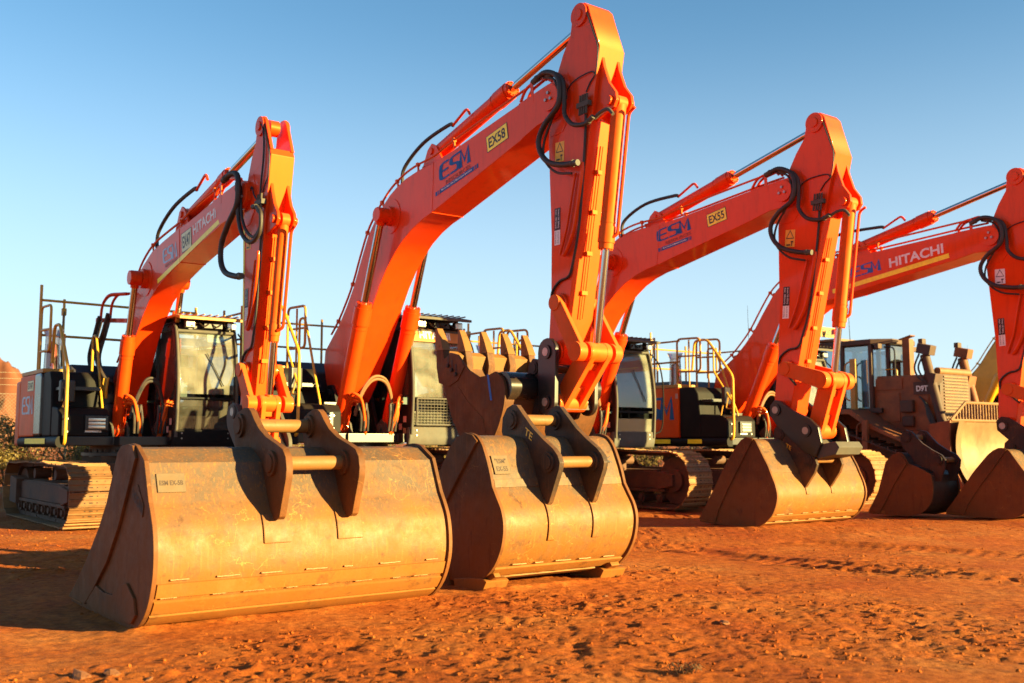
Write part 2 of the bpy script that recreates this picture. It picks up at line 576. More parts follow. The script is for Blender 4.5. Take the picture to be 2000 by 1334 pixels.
        F.append((0, m, 3 * m, 2 * m))
        F.append((m - 1, 3 * m - 1, 4 * m - 1, 2 * m - 1))
        return self.add(V, F, mi)

    def sphere(self, c, r, n=12, mi=0, sz=1.0):
        V, F = [], []
        for i in range(n // 2 + 1):
            a = math.pi * i / (n // 2)
            for k in range(n):
                b = 2 * math.pi * k / n
                V.append((c[0] + r * math.sin(a) * math.cos(b), c[1] + r * math.sin(a) * math.sin(b), c[2] + r * sz * math.cos(a)))
        for i in range(n // 2):
            for k in range(n):
                F.append((i * n + k, (i + 1) * n + k, (i + 1) * n + (k + 1) % n, i * n + (k + 1) % n))
        return self.add(V, F, mi)

    def build_each(self, name, m, parent=None, **k):
        """one object for each shape added"""
        r = None
        for (v0, v1, f0, f1) in self.pc:
            b = MB()
            b.v = self.v[v0:v1]
            b.f = [tuple(i - v0 for i in f) for f in self.f[f0:f1]]
            b.mi = self.mi[f0:f1]
            r = b.build(name, m, parent, **k)
        return r

    def build(self, name, m, parent=None, bevel=0.0, seg=2, smooth=35, weld=True):
        me = bpy.data.meshes.new(name)
        me.from_pydata(self.v, [], self.f)
        ms = m if isinstance(m, (list, tuple)) else [m]
        for k in ms:
            me.materials.append(MATS[k])
        me.polygons.foreach_set('material_index', self.mi)
        bm = bmesh.new()
        bm.from_mesh(me)
        if weld:
            bmesh.ops.remove_doubles(bm, verts=bm.verts, dist=1e-5)
        bmesh.ops.recalc_face_normals(bm, faces=bm.faces)
        if bevel > 0:
            ed = [e for e in bm.edges if len(e.link_faces) == 2 and e.calc_face_angle(0) > R(32)]
            try:
                bmesh.ops.bevel(bm, geom=ed, offset=bevel, segments=seg, profile=0.6, affect='EDGES', clamp_overlap=True)
            except Exception:
                pass
        bm.to_mesh(me)
        bm.free()
        if smooth:
            me.polygons.foreach_set('use_smooth', [True] * len(me.polygons))
            me.set_sharp_from_angle(angle=R(smooth))
        o = bpy.data.objects.new(name, me)
        COL.objects.link(o)
        if bevel > 0 and smooth:
            wm = o.modifiers.new('weighted_normals', 'WEIGHTED_NORMAL')
            wm.keep_sharp = True
            wm.weight = 100
        if parent is not None:
            o.parent = parent
        return o

def thing(name, label, cat, loc=(0, 0, 0), rz=0.0, group=None):
    o = bpy.data.objects.new(name, None)
    COL.objects.link(o)
    o.location = loc
    o.rotation_euler = (0, 0, rz)
    o.empty_display_size = 0.3
    o['label'] = label
    o['category'] = cat
    if group:
        o['group'] = group
    return o

def tag(o, label, cat=None, group=None, kind=None):
    o['label'] = label
    if cat:
        o['category'] = cat
    if group:
        o['group'] = group
    if kind:
        o['kind'] = kind
    return o

# ------------------------------------------------------------------ flat lettering
_txt = {}

def text_mesh(s, bold=0.012):
    key = (s, bold)
    if key in _txt:
        return _txt[key]
    cu = bpy.data.curves.new('t', 'FONT')
    cu.body = s
    cu.size = 1.0
    cu.offset = bold
    cu.resolution_u = 3
    ob = bpy.data.objects.new('t', cu)
    COL.objects.link(ob)
    dg = bpy.context.evaluated_depsgraph_get()
    ev = ob.evaluated_get(dg)
    me = ev.to_mesh()
    V = [tuple(v.co) for v in me.vertices]
    F = [tuple(p.vertices) for p in me.polygons]
    ev.to_mesh_clear()
    bpy.data.objects.remove(ob)
    bpy.data.curves.remove(cu)
    xs = [v[0] for v in V]
    ys = [v[1] for v in V]
    x0, x1, y0, y1 = min(xs), max(xs), min(ys), max(ys)
    V = [((v[0] - x0) / (x1 - x0), (v[1] - y0) / (y1 - y0)) for v in V]
    _txt[key] = (V, F)
    return V, F

def put_flat(VF, LL, LR, UL, name, m, parent, lift=0.004):
    """map a unit-square flat mesh on the parallelogram LL, LR, UL (3-D points), lifted off along its normal"""
    LL, LR, UL = Vector(LL), Vector(LR), Vector(UL)
    ex, ey = LR - LL, UL - LL
    n = ex.cross(ey).normalized() * lift
    V = [LL + ex * u + ey * v + n for u, v in VF[0]]
    me = bpy.data.meshes.new(name)
    me.from_pydata([tuple(p) for p in V], [], VF[1])
    me.materials.append(MATS[m])
    o = bpy.data.objects.new(name, me)
    COL.objects.link(o)
    o.parent = parent
    return o

UNIT = ([(0, 0), (1, 0), (1, 1), (0, 1)], [(0, 1, 2, 3)])

def strokes(lines, w):
    """flat ribbons of width w along 2-D polylines, mitred"""
    V, F = [], []
    for L in lines:
        P = [Vector(p) for p in L]
        m = len(P)
        o = len(V)
        for i in range(m):
            d0 = (P[i] - P[i - 1]).normalized() if i else (P[1] - P[0]).normalized()
            d1 = (P[i + 1] - P[i]).normalized() if i < m - 1 else d0
            t = (d0 + d1)
            t = t.normalized() if t.length > 1e-4 else d0
            n = Vector((-t.y, t.x))
            k = w / 2 / max(0.5, n.dot(Vector((-d0.y, d0.x))))
            V += [tuple(P[i] + n * k), tuple(P[i] - n * k)]
        for i in range(m - 1):
            F.append((o + 2 * i, o + 2 * i + 1, o + 2 * i + 3, o + 2 * i + 2))
    return V, F

def esm_logo():
    # rounded italic E, S and a slanted M, drawn as one stroke family in a unit box
    E_ = [(0.31, 0.93), (0.13, 0.93), (0.07, 0.88), (0.045, 0.7), (0.04, 0.28), (0.06, 0.12), (0.12, 0.07), (0.33, 0.07)]
    E2 = [(0.05, 0.5), (0.30, 0.5)]
    S_ = [(0.66, 0.93), (0.46, 0.93), (0.40, 0.88), (0.385, 0.75), (0.40, 0.6), (0.46, 0.53), (0.56, 0.48), (0.62, 0.42), (0.635, 0.28), (0.62, 0.13), (0.56, 0.07), (0.36, 0.07)]
    M_ = [(0.70, 0.0), (0.72, 0.93), (0.83, 0.30), (0.95, 0.93), (0.965, 0.0)]
    M2 = [(0.64, 0.93), (0.74, 0.93)]
    V, F = strokes([E_, E2, S_, M_, M2], 0.115)
    return V, F
ESM = esm_logo()

def decal(parent, what, LL, LR, UL, y, m, name='lettering', lift=0.004, bold=0.012):
    """on a right-hand side plane (seen from -y): points are (x, z)"""
    vf = ESM if what == 'ESM*' else (UNIT if what == '' else text_mesh(what, bold))
    return put_flat(vf, (LL[0], y, LL[1]), (LR[0], y, LR[1]), (UL[0], y, UL[1]), name, m, parent, lift)

def rtube(parent, name, pts, r, m, sub=5, n=8, rib=0.0, mb=None):
    P = catmull(pts, sub) if sub else [Vector(p) for p in pts]
    b = mb or MB()
    b.tube(P, r, n, rib=rib)
    return b if mb else b.build(name, m, parent, smooth=50)

def resample(pts, step):
    P = [Vector(p) for p in pts]
    out = [P[0]]
    acc = 0.0
    for i in range(1, len(P)):
        a, b = P[i - 1], P[i]
        L = (b - a).length
        d = step - acc
        while d <= L:
            out.append(a + (b - a) * (d / L))
            d += step
        acc = (acc + L) % step if L else acc
    return out
# ------------------------------------------------------------------ excavators
def simil(a0, b0, a1, b1):
    """plane similarity that carries a0->a1 and b0->b1 ; returns map and scale"""
    A0, B0, A1, B1 = complex(*a0), complex(*b0), complex(*a1), complex(*b1)
    k = (B1 - A1) / (B0 - A0)

    def f(p):
        q = A1 + (complex(*p) - A0) * k
        return (q.real, q.imag)
    return f, abs(k)

FOOT0, KNEE0, TIP0, BPIN0 = (0.05, 2.0), (5.72, 5.47), (5.70, 2.296), (1.84, 4.66)
BOOM_TOP = [(-0.20, 2.10), (-0.33, 2.49), (-0.30, 2.74), (-0.08, 2.92), (0.17, 3.13), (0.42, 3.40), (0.66, 3.71), (0.89, 4.11), (1.12, 4.48), (1.33, 4.69), (1.55, 4.86), (1.77, 5.00),
            (1.98, 5.09), (2.25, 5.17), (2.55, 5.215), (3.02, 5.25), (3.52, 5.31), (5.06, 5.57), (5.60, 5.65)]
BOOM_HEAD = [(5.78, 5.67), (5.90, 5.61), (5.96, 5.50), (5.95, 5.38), (5.88, 5.28), (5.76, 5.22)]
BOOM_LOW = [(5.45, 5.19), (5.12, 5.09), (2.99, 4.52), (2.72, 4.46), (2.45, 4.37), (2.18, 4.24), (1.95, 4.08), (1.72, 3.88), (1.50, 3.63), (1.32, 3.37), (0.92, 2.77), (0.50, 2.15), (0.24, 1.86), (0.08, 1.81), (-0.08, 1.88)]
ARM_OUT = [(5.56, 2.42), (5.61, 3.0), (5.62, 3.76), (5.57, 4.95), (5.60, 5.25), (5.75, 5.79), (5.86, 6.0), (6.0, 6.2), (6.03, 6.36), (6.07, 6.48), (6.16, 6.54), (6.27, 6.53), (6.34, 6.46), (6.38, 6.34),
           (6.54, 5.90), (5.88, 2.46), (5.84, 2.24), (5.76, 2.15), (5.66, 2.15), (5.58, 2.24)]
ARM_EAR = [(6.50, 5.86), (6.545, 5.66), (6.63, 5.44), (6.74, 5.30), (6.76, 5.20), (6.71, 5.12), (6.61, 5.10), (6.37, 5.03), (6.40, 5.2), (6.44, 5.5)]

def ring(mb, outer, d, y0, y1, mi=0):
    """frame: closed outline minus its inset, extruded along y (x-z plane, outline counter-clockwise)"""
    n = len(outer)
    P = [Vector(p) for p in outer]
    inner = []
    for i in range(n):
        a, b, c = P[i - 1], P[i], P[(i + 1) % n]
        d0, d1 = (b - a).normalized(), (c - b).normalized()
        n0, n1 = Vector((-d0.y, d0.x)), Vector((-d1.y, d1.x))
        m = (n0 + n1).normalized()
        inner.append(b + m * (d / max(0.4, m.dot(n0))))
    V = []
    for y in (y0, y1):
        V += [(p.x, y, p.y) for p in P] + [(p.x, y, p.y) for p in inner]
    F = []
    for i in range(n):
        j = (i + 1) % n
        F += [(i, j, n + j, n + i), (2 * n + i, 3 * n + i, 3 * n + j, 2 * n + j), (i, 2 * n + i, 2 * n + j, j), (n + i, n + j, 3 * n + j, 3 * n + i)]
    mb.add(V, F, mi)
    return [tuple(p) for p in inner]

def shoe_mesh(w, pitch):
    """triple grouser track shoe, tangent along x, outward +z, w along y"""
    h = pitch / 2
    pr = [(-h, 0.0), (-h, 0.030), (-h * 0.88, 0.030), (-h * 0.80, 0.014), (-h * 0.12, 0.014), (-h * 0.05, 0.030), (h * 0.05, 0.030), (h * 0.12, 0.014), (h * 0.78, 0.014), (h * 0.84, 0.034), (h * 0.97, 0.034), (h * 0.97, 0.0)]
    mb = MB()
    mb.prism(pr, -w / 2, w / 2)
    for sx in (-0.47, 0.45):
        for yy, l in ((-0.085, 0.022), (0.0, 0.05), (0.085, 0.022), (-0.2, 0.012)):
            mb.box((h * sx, yy * w / 0.6, 0.0135), (h * 0.16, l, 0.004), mi=1)
    mb.box((0, 0.07 * w / .6, -0.03), (pitch * 0.98, 0.045, 0.06), mi=2)
    mb.box((0, -0.07 * w / .6, -0.03), (pitch * 0.98, 0.045, 0.06), mi=2)
    return mb

def track_path(L, Hh, sag=0.012):
    """closed path (x,z) of the shoe plates' inner face; r from height"""
    r = Hh / 2 - 0.03
    xr = L / 2 - r - 0.03
    pts = []
    n = 60
    for i in range(n + 1):
        t = i / n
        pts.append((-xr + 2 * xr * t, 0.034))
    for i in range(1, 25):
        a = -math.pi / 2 + math.pi * i / 24
        pts.append((xr + r * math.cos(a), 0.034 + r + r * math.sin(a)))
    for i in range(n + 1):
        t = i / n
        pts.append((xr - 2 * xr * t, 0.034 + 2 * r + 0.03 * math.sin(math.pi * t) - sag * abs(math.sin(3 * math.pi * t))))
    for i in range(1, 25):
        a = math.pi / 2 + math.pi * i / 24
        pts.append((-xr + r * math.cos(a), 0.034 + r + r * math.sin(a)))
    return pts, r, xr

def make_track(ex, yc, L, Hh, w, side, shoe_cache={}):
    pts, r, xr = track_path(L, Hh)
    tot = sum((Vector(pts[i]) - Vector(pts[i - 1])).length for i in range(len(pts)))
    n = int(round(tot / 0.2))
    pitch = tot / n
    fr = MB()
    fr.box((0, yc, 0.034 + r), (2 * xr - 0.2, 0.34, r * 0.62))
    fr.box((-0.1, yc, 0.034 + r * 1.32), (2 * xr - 0.7, 0.28, r * 0.1))
    fr.prism([(xr - 0.35, 0.034 + r * 0.65), (xr + 0.02, 0.034 + r * 0.8), (xr + 0.02, 0.034 + r * 1.2), (xr - 0.35, 0.034 + r * 1.3)], yc - 0.22, yc + 0.22)
    fr.prism([(-xr + 0.35, 0.034 + r * 0.45), (-xr - 0.12, 0.034 + r * 0.5), (-xr - 0.12, 0.034 + r * 1.5), (-xr + 0.35, 0.034 + r * 1.4)], yc - 0.25, yc + 0.25)
    fr.box((0, yc, 0.034 + r * 0.62), (2 * xr - 0.4, 0.40, 0.05))
    tr = fr.build('track', 'under', ex, bevel=0.015)
    ro = MB()
    for i in range(8):
        x = -xr + 0.35 + (2 * xr - 0.7) * i / 7
        ro.cyl((x, yc - 0.17, 0.034 + 0.17), (x, yc + 0.17, 0.034 + 0.17), 0.085, n=14)
        ro.cyl((x, yc - 0.2, 0.034 + 0.17), (x, yc + 0.2, 0.034 + 0.17), 0.05, n=10)
    for x in (-0.7, 0.6):
        ro.cyl((x, yc - 0.12, 0.034 + 2 * r - 0.15), (x, yc + 0.12, 0.034 + 2 * r - 0.15), 0.08, n=14)
    ro.build_each('roller', 'under', tr)
    wh = MB()
    wh.cyl((xr, yc - 0.09, 0.034 + r), (xr, yc + 0.09, 0.034 + r), r - 0.075, n=28)
    wh.cyl((xr, yc - 0.16, 0.034 + r), (xr, yc + 0.16, 0.034 + r), r * 0.4, n=18)
    wh.build('idler_wheel', 'under', tr)
    sp = MB()
    sp.cyl((-xr, yc - 0.05, 0.034 + r), (-xr, yc + 0.05, 0.034 + r), r - 0.09, n=28)
    sp.cyl((-xr, yc - 0.2, 0.034 + r), (-xr, yc + 0.2, 0.034 + r), r * 0.5, n=18)
    sp.build('sprocket', 'under', tr)
    key = (round(w, 2), round(pitch, 3))
    if key not in shoe_cache:
        o = shoe_mesh(w, pitch).build('shoe', ['shoe', 'shoe_dark', 'under'], None, smooth=0)
        shoe_cache[key] = o.data
        bpy.data.objects.remove(o)
    me = shoe_cache[key]
    # walk the path
    P = [Vector((p[0], p[1])) for p in pts] + [Vector(pts[0])]
    cum = [0.0]
    for i in range(1, len(P)):
        cum.append(cum[-1] + (P[i] - P[i - 1]).length)
    rs = random.Random(int(yc * 100) + n)
    j = 0
    off = rs.random() * pitch
    for k in range(n):
        s = (k * pitch + off) % cum[-1]
        for j in range(1, len(P)):
            if cum[j] >= s:
                break
        t = (s - cum[j - 1]) / max(1e-6, cum[j] - cum[j - 1])
        p = P[j - 1].lerp(P[j], t)
        d = (P[j] - P[j - 1]).normalized()
        nn = Vector((d.y, -d.x))
        o = bpy.data.objects.new('shoe', me)
        COL.objects.link(o)
        o.parent = tr
        X = Vector((d.x, 0, d.y))
        Z = Vector((nn.x, 0, nn.y))
        Y = Z.cross(X)
        m = Matrix((X, Y, Z)).transposed().to_4x4()
        m = m @ Matrix.Rotation(rs.uniform(-.03, .03), 4, 'Y')
        m.translation = Vector((p.x, yc + rs.uniform(-.008, .008), p.y))
        o.matrix_local = m
    return tr

def cyl_ram(ex, name, p0, p1, body, r, rr, y, m='paint', eye=0.11):
    """hydraulic cylinder in a y plane: barrel from p0 for length body, chrome rod on to p1"""
    a, b = Vector((p0[0], y, p0[1])), Vector((p1[0], y, p1[1]))
    L = (b - a).length
    mb = MB()
    mb.rod(a, b, [(0.02, body - 0.22 * r / 0.1, r), (body - 0.24 * r / 0.1, body - 0.02, r * 1.14), (body - 0.02, body + 0.05, r * 1.02), (body - 0.30 * r / .1, body - 0.285 * r / .1, r * 1.06)], 24)
    mb.cyl((a.x, y - r * 0.75, a.z), (a.x, y + r * 0.75, a.z), eye, n=20)
    d = (b - a).normalized()
    s = d.cross(Vector((0, 1, 0)))
    for k in range(12):    # gland bolts
        an = 2 * math.pi * k / 12
        q = a + d * (body + 0.05) + (s * math.cos(an) + Vector((0, 1, 0)) * math.sin(an)) * r * 0.86
        mb.cyl(q, q + d * 0.018, r * 0.1, n=6)
    c = mb.build(name, m, ex, smooth=40)
    rb = MB()
    rb.cyl(a + d * (body + 0.03), b - d * eye * 0.7, rr, n=20)
    rb.build('piston_rod', 'chrome', c)
    e = MB()
    e.cyl((b.x, y - r * 0.72, b.z), (b.x, y + r * 0.72, b.z), eye, n=20)
    e.cyl(b - d * eye * 1.35, b, rr * 1.25, n=16)
    e.build('rod_eye', m, c)
    return c

def cap_poly(c, r, a0, a1, n=7):
    return [(c[0] + r * math.cos(R(a0 + (a1 - a0) * i / n)), c[1] + r * math.sin(R(a0 + (a1 - a0) * i / n))) for i in range(n + 1)]

def link_plate(p, q, rp, rq, n=8):
    """outline of a two-eye link plate"""
    a = math.degrees(math.atan2(q[1] - p[1], q[0] - p[0]))
    return cap_poly(p, rp, a + 90, a + 270, n) + cap_poly(q, rq, a - 90, a + 90, n)

def excavator(o, yaw, cfg, label):
    big = cfg['big']
    s = cfg['s']
    ex = thing('excavator', label, 'excavator', (o[0], o[1], cfg.get('z', 0.0)), yaw - math.pi / 2, cfg.get('group'))
    PA, PD = cfg.get('paint', 'paint'), cfg.get('paint_d', 'paint_dusty')
    # ---------- undercarriage
    L, Hh, w = (5.0 * s, 1.05 * s, 0.6) if big else (4.3, 0.90, 0.58)
    yt = 1.30 * s if big else 1.19
    for sd in (-1, 1):
        make_track(ex, sd * yt, L, Hh, w, sd)
    cb = MB()
    cb.box((0, 0, 0.72 * s), (1.5, 2 * yt - 0.3, 0.34))
    cb.box((0, 0, 0.85 * s), (1.1, 1.3, 0.3))
    cb.build('carbody', 'under', ex, bevel=0.02)
    sr = MB()
    sr.cyl((0, 0, 0.98 * s), (0, 0, 1.16 * s), 0.66 * s, n=40)
    for k in range(28):
        a = 2 * math.pi * k / 28
        sr.cyl((0.72 * s * math.cos(a), 0.72 * s * math.sin(a), 1.0 * s), (0.72 * s * math.cos(a), 0.72 * s * math.sin(a), 1.10 * s), 0.02, n=6)
    sr.cyl((0, 0, 1.0 * s), (0, 0, 1.05 * s), 0.78 * s, n=40)
    sr.build('slew_ring', 'black_steel', ex)
    # ---------- upper deck
    hw = (1.45 * s) if big else 1.36
    zb, zf = 1.13 * s, 1.30 * s
    xf = 0.95 * s if big else 0.72       # deck front on the right
    xr = -1.85 * s
    dk = MB()
    dk.plan([(xr, -hw + .05), (xf - .05, -hw + .05), (xf - .05, -0.5), (0.95 * s, -0.5), (0.95 * s, 0.4), (1.10 * s, 0.4), (1.10 * s, hw - .05), (xr, hw - .05)], zb + 0.03, zf - 0.003)
    dk.build('deck_frame', 'black_steel', ex, bevel=0.012)
    for sd in (-1, 1):
        sk = MB()
        prof = []
        x1 = xf if sd < 0 else -0.6 * s
        for i in range(9):
            a = R(90 - 180 * i / 8)
            prof.append((hw - 0.06 + 0.06 * math.cos(a), (zb + zf) / 2 + (zf - zb) / 2 * math.sin(a)))
        prof.append((hw - 0.16, zb))
        prof.append((hw - 0.16, zf))
        V = [(xr, sd * p[0], p[1]) for p in prof] + [(x1, sd * p[0], p[1]) for p in prof]
        n = len(prof)
        F = [tuple(range(n)), tuple(range(2 * n - 1, n - 1, -1))] + [(i, i + n, (i + 1) % n + n, (i + 1) % n) for i in range(n)]
        sk.add(V, F)
        skirt = sk.build('side_skirt', 'black_panel', ex, smooth=60)
        if sd < 0:
            ym = -hw - 0.002
            for x0, x2 in cfg['strips']:
                d = decal(skirt, '', (x0, zb + 0.055), (x2, zb + 0.055), (x0, zf - 0.03), ym, 'decal_yellow', 'reflective_strip')
    # counterweight
    cw = MB()
    arc = [(xr + 0.02, -hw + .01)]
    for i in range(13):
        a = R(-90 - 180 * i / 12)
        arc.append((xr - 0.28 * s + (0.72 * s) * (math.cos(a)) * 1.0, (hw - 0.02) * math.sin(a)))
    arc += [(xr + 0.02, hw - .01)]
    cw.plan(arc, zb + 0.02, 2.24 * s)
    cw.build('counterweight', PD, ex, bevel=0.05, seg=3)
    # engine hood, tanks, boxes
    ht = 2.30 * s
    hd = MB()
    hd.prism([(xr + 0.03, zf), (-0.62 * s, zf), (-0.62 * s, ht), (-0.75 * s, ht + 0.18), (xr + 0.35, ht + 0.18), (xr + 0.03, ht - 0.02)], -hw * 0.62, hw * 0.60)
    hd.build('engine_hood', cfg.get('hood', 'hood_blue'), ex, bevel=0.04, seg=3)
    lf = MB()
    lf.box(((xr - 0.62 * s) / 2, hw * 0.80, (zf + ht) / 2 - 0.03), (-0.62 * s - xr - .03, hw * 0.36, ht - zf - .06))
    lf.build('left_side_panel', PD, ex, bevel=0.03)
    sp = MB()
    xs_ = -0.30 * s if big else -0.78
    sp.prism([(xr + 0.03, zf), (xs_, zf), (xs_, ht), (xr + 0.03, ht)], -hw + 0.01, -hw * 0.64)
    side = sp.build('side_panel', PD, ex, bevel=0.03)
    if not big:
        cp = MB()
        cp.prism([(xs_ + 0.004, zf), (-0.30, zf), (-0.30, ht - 0.05), (-0.42, ht + 0.005), (xs_ + 0.004, ht + 0.005)], -hw + 0.004, -hw * 0.64)
        cp.build('corner_panel', 'gloss_black', ex, bevel=0.05, seg=4)
    lid = MB()
    lid.box(((xr - 0.30 * s) / 2 + .05, -hw * 0.82, ht + 0.035), (-0.30 * s - xr - .1, hw * 0.34, 0.065))
    lid.build('walkway', 'rail', ex, bevel=0.008)
    tk = MB()
    x0, x1 = -0.29 * s, 0.22 * s
    tk.prism([(x0, zf), (x1 + 0.03, zf), (x1 + 0.03, 1.75 * s), (x1 - 0.02, ht - 0.14), (x1 - 0.12, ht), (x0, ht)], -hw + 0.03, -0.62 * s)
    tank = tk.build('fuel_tank', 'black_panel', ex, bevel=0.035, seg=3)
    st = MB()
    st.box((x1 + 0.16, -hw * 0.72, 2.02 * s), (0.26, hw * 0.44, 0.04))
    for k in range(6):
        st.box((x1 + 0.06 + 0.04 * k, -hw * 0.72, 2.045 * s), (0.012, hw * 0.42, 0.02))
    st.build('step', 'black_steel', ex)
    tb = MB()
    x2 = xf - 0.03
    tb.prism([(x1 + 0.031, zf), (x2, zf), (x2, 1.62 * s), (x2 - 0.10, 1.72 * s), (x1 + 0.031, 1.76 * s)], -hw + 0.04, -0.58 * s)
    tool = tb.build('toolbox', 'black_panel', ex, bevel=0.03, seg=3)
    # work lamp sunk in the toolbox front
    lb = MB()
    yl = -hw * 0.62 if big else -0.78
    lb.box((x2 + 0.02, yl, 1.50 * s), (0.05, 0.34, 0.22))
    lamp = lb.build('lamp_box', 'black_steel', tool, bevel=0.01)
    lg = MB()
    for k in range(3):
        lg.box((x2 + 0.052, yl, 1.44 * s + 0.055 * k), (0.012, 0.25, 0.042))
    lg.build('lamp_lens', 'lamp', tool, bevel=0.006)
    bt = MB()
    for yy in (-hw + 0.16, -0.72 * s):
        for zz in (zf + 0.07, 1.56 * s):
            bt.cyl((x2, yy, zz), (x2 + 0.018, yy, zz), 0.018, n=8)
    bt.build('bolts', 'pin_steel', tool)
    lab = MB()
    put_flat(UNIT, (x2 + 0.002, -hw + 0.42, 1.36 * s), (x2 + 0.002, -hw + 0.62, 1.36 * s), (x2 + 0.002, -hw + 0.42, 1.58 * s), 'warning_label', 'white', tool)
    put_flat(UNIT, (x2 + 0.003, -hw + 0.42, 1.53 * s), (x2 + 0.003, -hw + 0.62, 1.53 * s), (x2 + 0.003, -hw + 0.42, 1.58 * s), 'warning_label', 'red_plastic', tool, 0.006)
    # mid machinery behind the boom foot
    mc = MB()
    mc.box((-0.15 * s, -0.38 * s, 1.55 * s), (0.9, 0.36, 0.5))
    mc.box((-0.55 * s, 0.0, 1.65 * s), (0.4, 0.9, 0.7))
    mc.build_each('valve_block', 'black_steel', ex, bevel=0.02)
    # boom foot brackets and front deck crossbar
    fb = MB()
    f1 = cfg['foot']
    bw = cfg['bw']
    for sd in (-1, 1):
        fb.prism([(f1[0] - 0.35, zf - .02), (f1[0] + 0.45, zf - .02), (f1[0] + 0.17, f1[1] + 0.03), (f1[0] + 0.06, f1[1] + 0.15), (f1[0] - 0.1, f1[1] + 0.14), (f1[0] - 0.2, f1[1])], sd * (bw + 0.03), sd * (bw + 0.09))
    fb.cyl((f1[0], -bw - 0.13, f1[1]), (f1[0], bw + 0.13, f1[1]), 0.075, n=20)
    fb.build_each('boom_bracket', 'black_steel', ex, bevel=0.008)
    # ---------- boom
    bf, bs = (lambda p: p), 1.0
    if cfg.get('boom_outline'):
        TOPL, HEAD, LOW = cfg['boom_outline']
        knee = cfg['knee']
        bpin = cfg['bpin']
    else:
        bf, bs = simil(FOOT0, KNEE0, cfg['foot'], cfg['knee'])
        TOPL, HEAD, LOW = [[bf(p) for p in q] for q in (BOOM_TOP, BOOM_HEAD, BOOM_LOW)]
        knee = cfg['knee']
        bpin = bf(BPIN0)
    bm_ = MB()
    bm_.prism(TOPL + HEAD + LOW, -bw, bw)
    boom = bm_.build('boom', PA, ex, bevel=0.012)
    pl = MB()
    hp = [TOPL[-2], TOPL[-1]] + HEAD + [LOW[0], LOW[1]]
    for sd in (-1, 1):
        pl.prism(hp, sd * (bw - 0.002), sd * (bw + 0.014))
        pl.cyl((knee[0], sd * bw, knee[1]), (knee[0], sd * (bw + 0.05), knee[1]), 0.17 * bs, n=28)
        pl.cyl((bpin[0], sd * (bw - .002), bpin[1]), (bpin[0], sd * (bw + 0.012), bpin[1]), 0.27 * bs, n=36)
        pl.cyl((bpin[0], sd * bw, bpin[1]), (bpin[0], sd * (bw + 0.09), bpin[1]), 0.15 * bs, n=28)
        pl.cyl((bpin[0], sd * bw, bpin[1]), (bpin[0], sd * (bw + 0.24), bpin[1]), 0.085 * bs, n=20)
        pl.cyl((bpin[0], sd * (bw + 0.20), bpin[1]), (bpin[0], sd * (bw + 0.27), bpin[1]), 0.11 * bs, n=20)
        fq = LOW[-4:] + TOPL[:2]
        pl.cyl((cfg['foot'][0], sd * bw, cfg['foot'][1]), (cfg['foot'][0], sd * (bw + 0.028), cfg['foot'][1]), 0.16, n=24)
    pl.build_each('boom_casting', PA, boom, bevel=0.006)
    bl = MB()
    for k in range(3):
        a = R(90 + 120 * k)
        q = (knee[0] + 0.055 * math.cos(a), knee[1] + 0.055 * math.sin(a))
        bl.cyl((q[0], -bw - 0.05, q[1]), (q[0], -bw - 0.075, q[1]), 0.02, n=8)
    bl.build('pin_bolts', 'pin_steel', boom)
    # weld seams: fine raised beads round the box section
    ws = MB()
    iw = next(i for i, p in enumerate(LOW) if i == 2)
    lo = Vector(LOW[iw])
    ti = min(TOPL, key=lambda p: abs(p[0] - lo.x + 0.10))
    for sd in (-1, 1):
        ws.tube([(lo.x, sd * (bw + 0.001), lo.y), (ti[0], sd * (bw + 0.001), ti[1])], 0.006, 6)
    ws.tube([(lo.x, -bw, lo.y - 0.001), (lo.x, bw, lo.y - 0.001)], 0.006, 6)
    ws.build_each('weld_seam', PA, boom)
    # oil pipes along the top edge
    TP = [Vector((p[0], 0, p[1])) for p in TOPL[3:]]
    for yy, off, nm in ((-bw * 0.86, 0.115, 'oil_pipe'), (-bw * 0.45, 0.075, 'oil_pipe'), (bw * 0.55, 0.06, 'oil_pipe')):
        pts = []
        for i in range(len(TP)):
            d = (TP[min(i + 1, len(TP) - 1)] - TP[max(i - 1, 0)]).normalized()
            nrm = Vector((-d.z, 0, d.x))
            pts.append(TP[i] + nrm * (off + (0.05 if yy == -bw * 0.86 and i > len(TP) - 4 else 0)) + Vector((0, yy, 0)))
        pp = MB()
        pp.tube(catmull(pts, 3), 0.017, 8)
        for i in range(1, len(pts) - 1, 2):
            pp.box(pts[i], (0.05, 0.05, 0.05))
            d = (TP[i + 1] - TP[i - 1]).normalized()
            nrm = Vector((-d.z, 0, d.x))
            pp.bar(pts[i], pts[i] - nrm * off, 0.03, 0.02, (0, 1, 0))
        pp.build(nm, PD if yy < 0 else PA, boom)
    # black feed hose arching from the pipes to the arm cylinder foot
    q0, q1 = Vector(cfg['acyl'][0]), Vector(TOPL[-6 if cfg.get('boom_outline') else -7])
    fh = MB()
    a3 = Vector((q1.x, -bw * 0.5, q1.y + 0.10))
    b3 = Vector((q0.x + 0.55, -0.12, q0.y + 0.26))
    fh.tube(catmull([a3 + Vector((-0.05, 0, -0.05)), a3 + Vector((0.0, 0, 0.22)), a3.lerp(b3, 0.4) + Vector((0, 0, 0.26)), b3 + Vector((-0.12, 0, 0.03)), b3], 6), 0.028, 8)
    fh.build('hose', 'hose', boom)
    fr2 = MB()
    fr2.tube(fillet([(b3.x, b3.y, b3.z), (b3.x + 0.35, b3.y, b3.z + 0.16), (b3.x + 0.42, b3.y, b3.z + 0.06)], 0.08), 0.02, 8)
    fr2.build('oil_pipe', PA, boom)
    # knuckle pipe loop on the head
    kl = MB()
    t1, t2 = Vector(TOPL[-2]), Vector(TOPL[-1])
    dd = (t2 - t1).normalized()
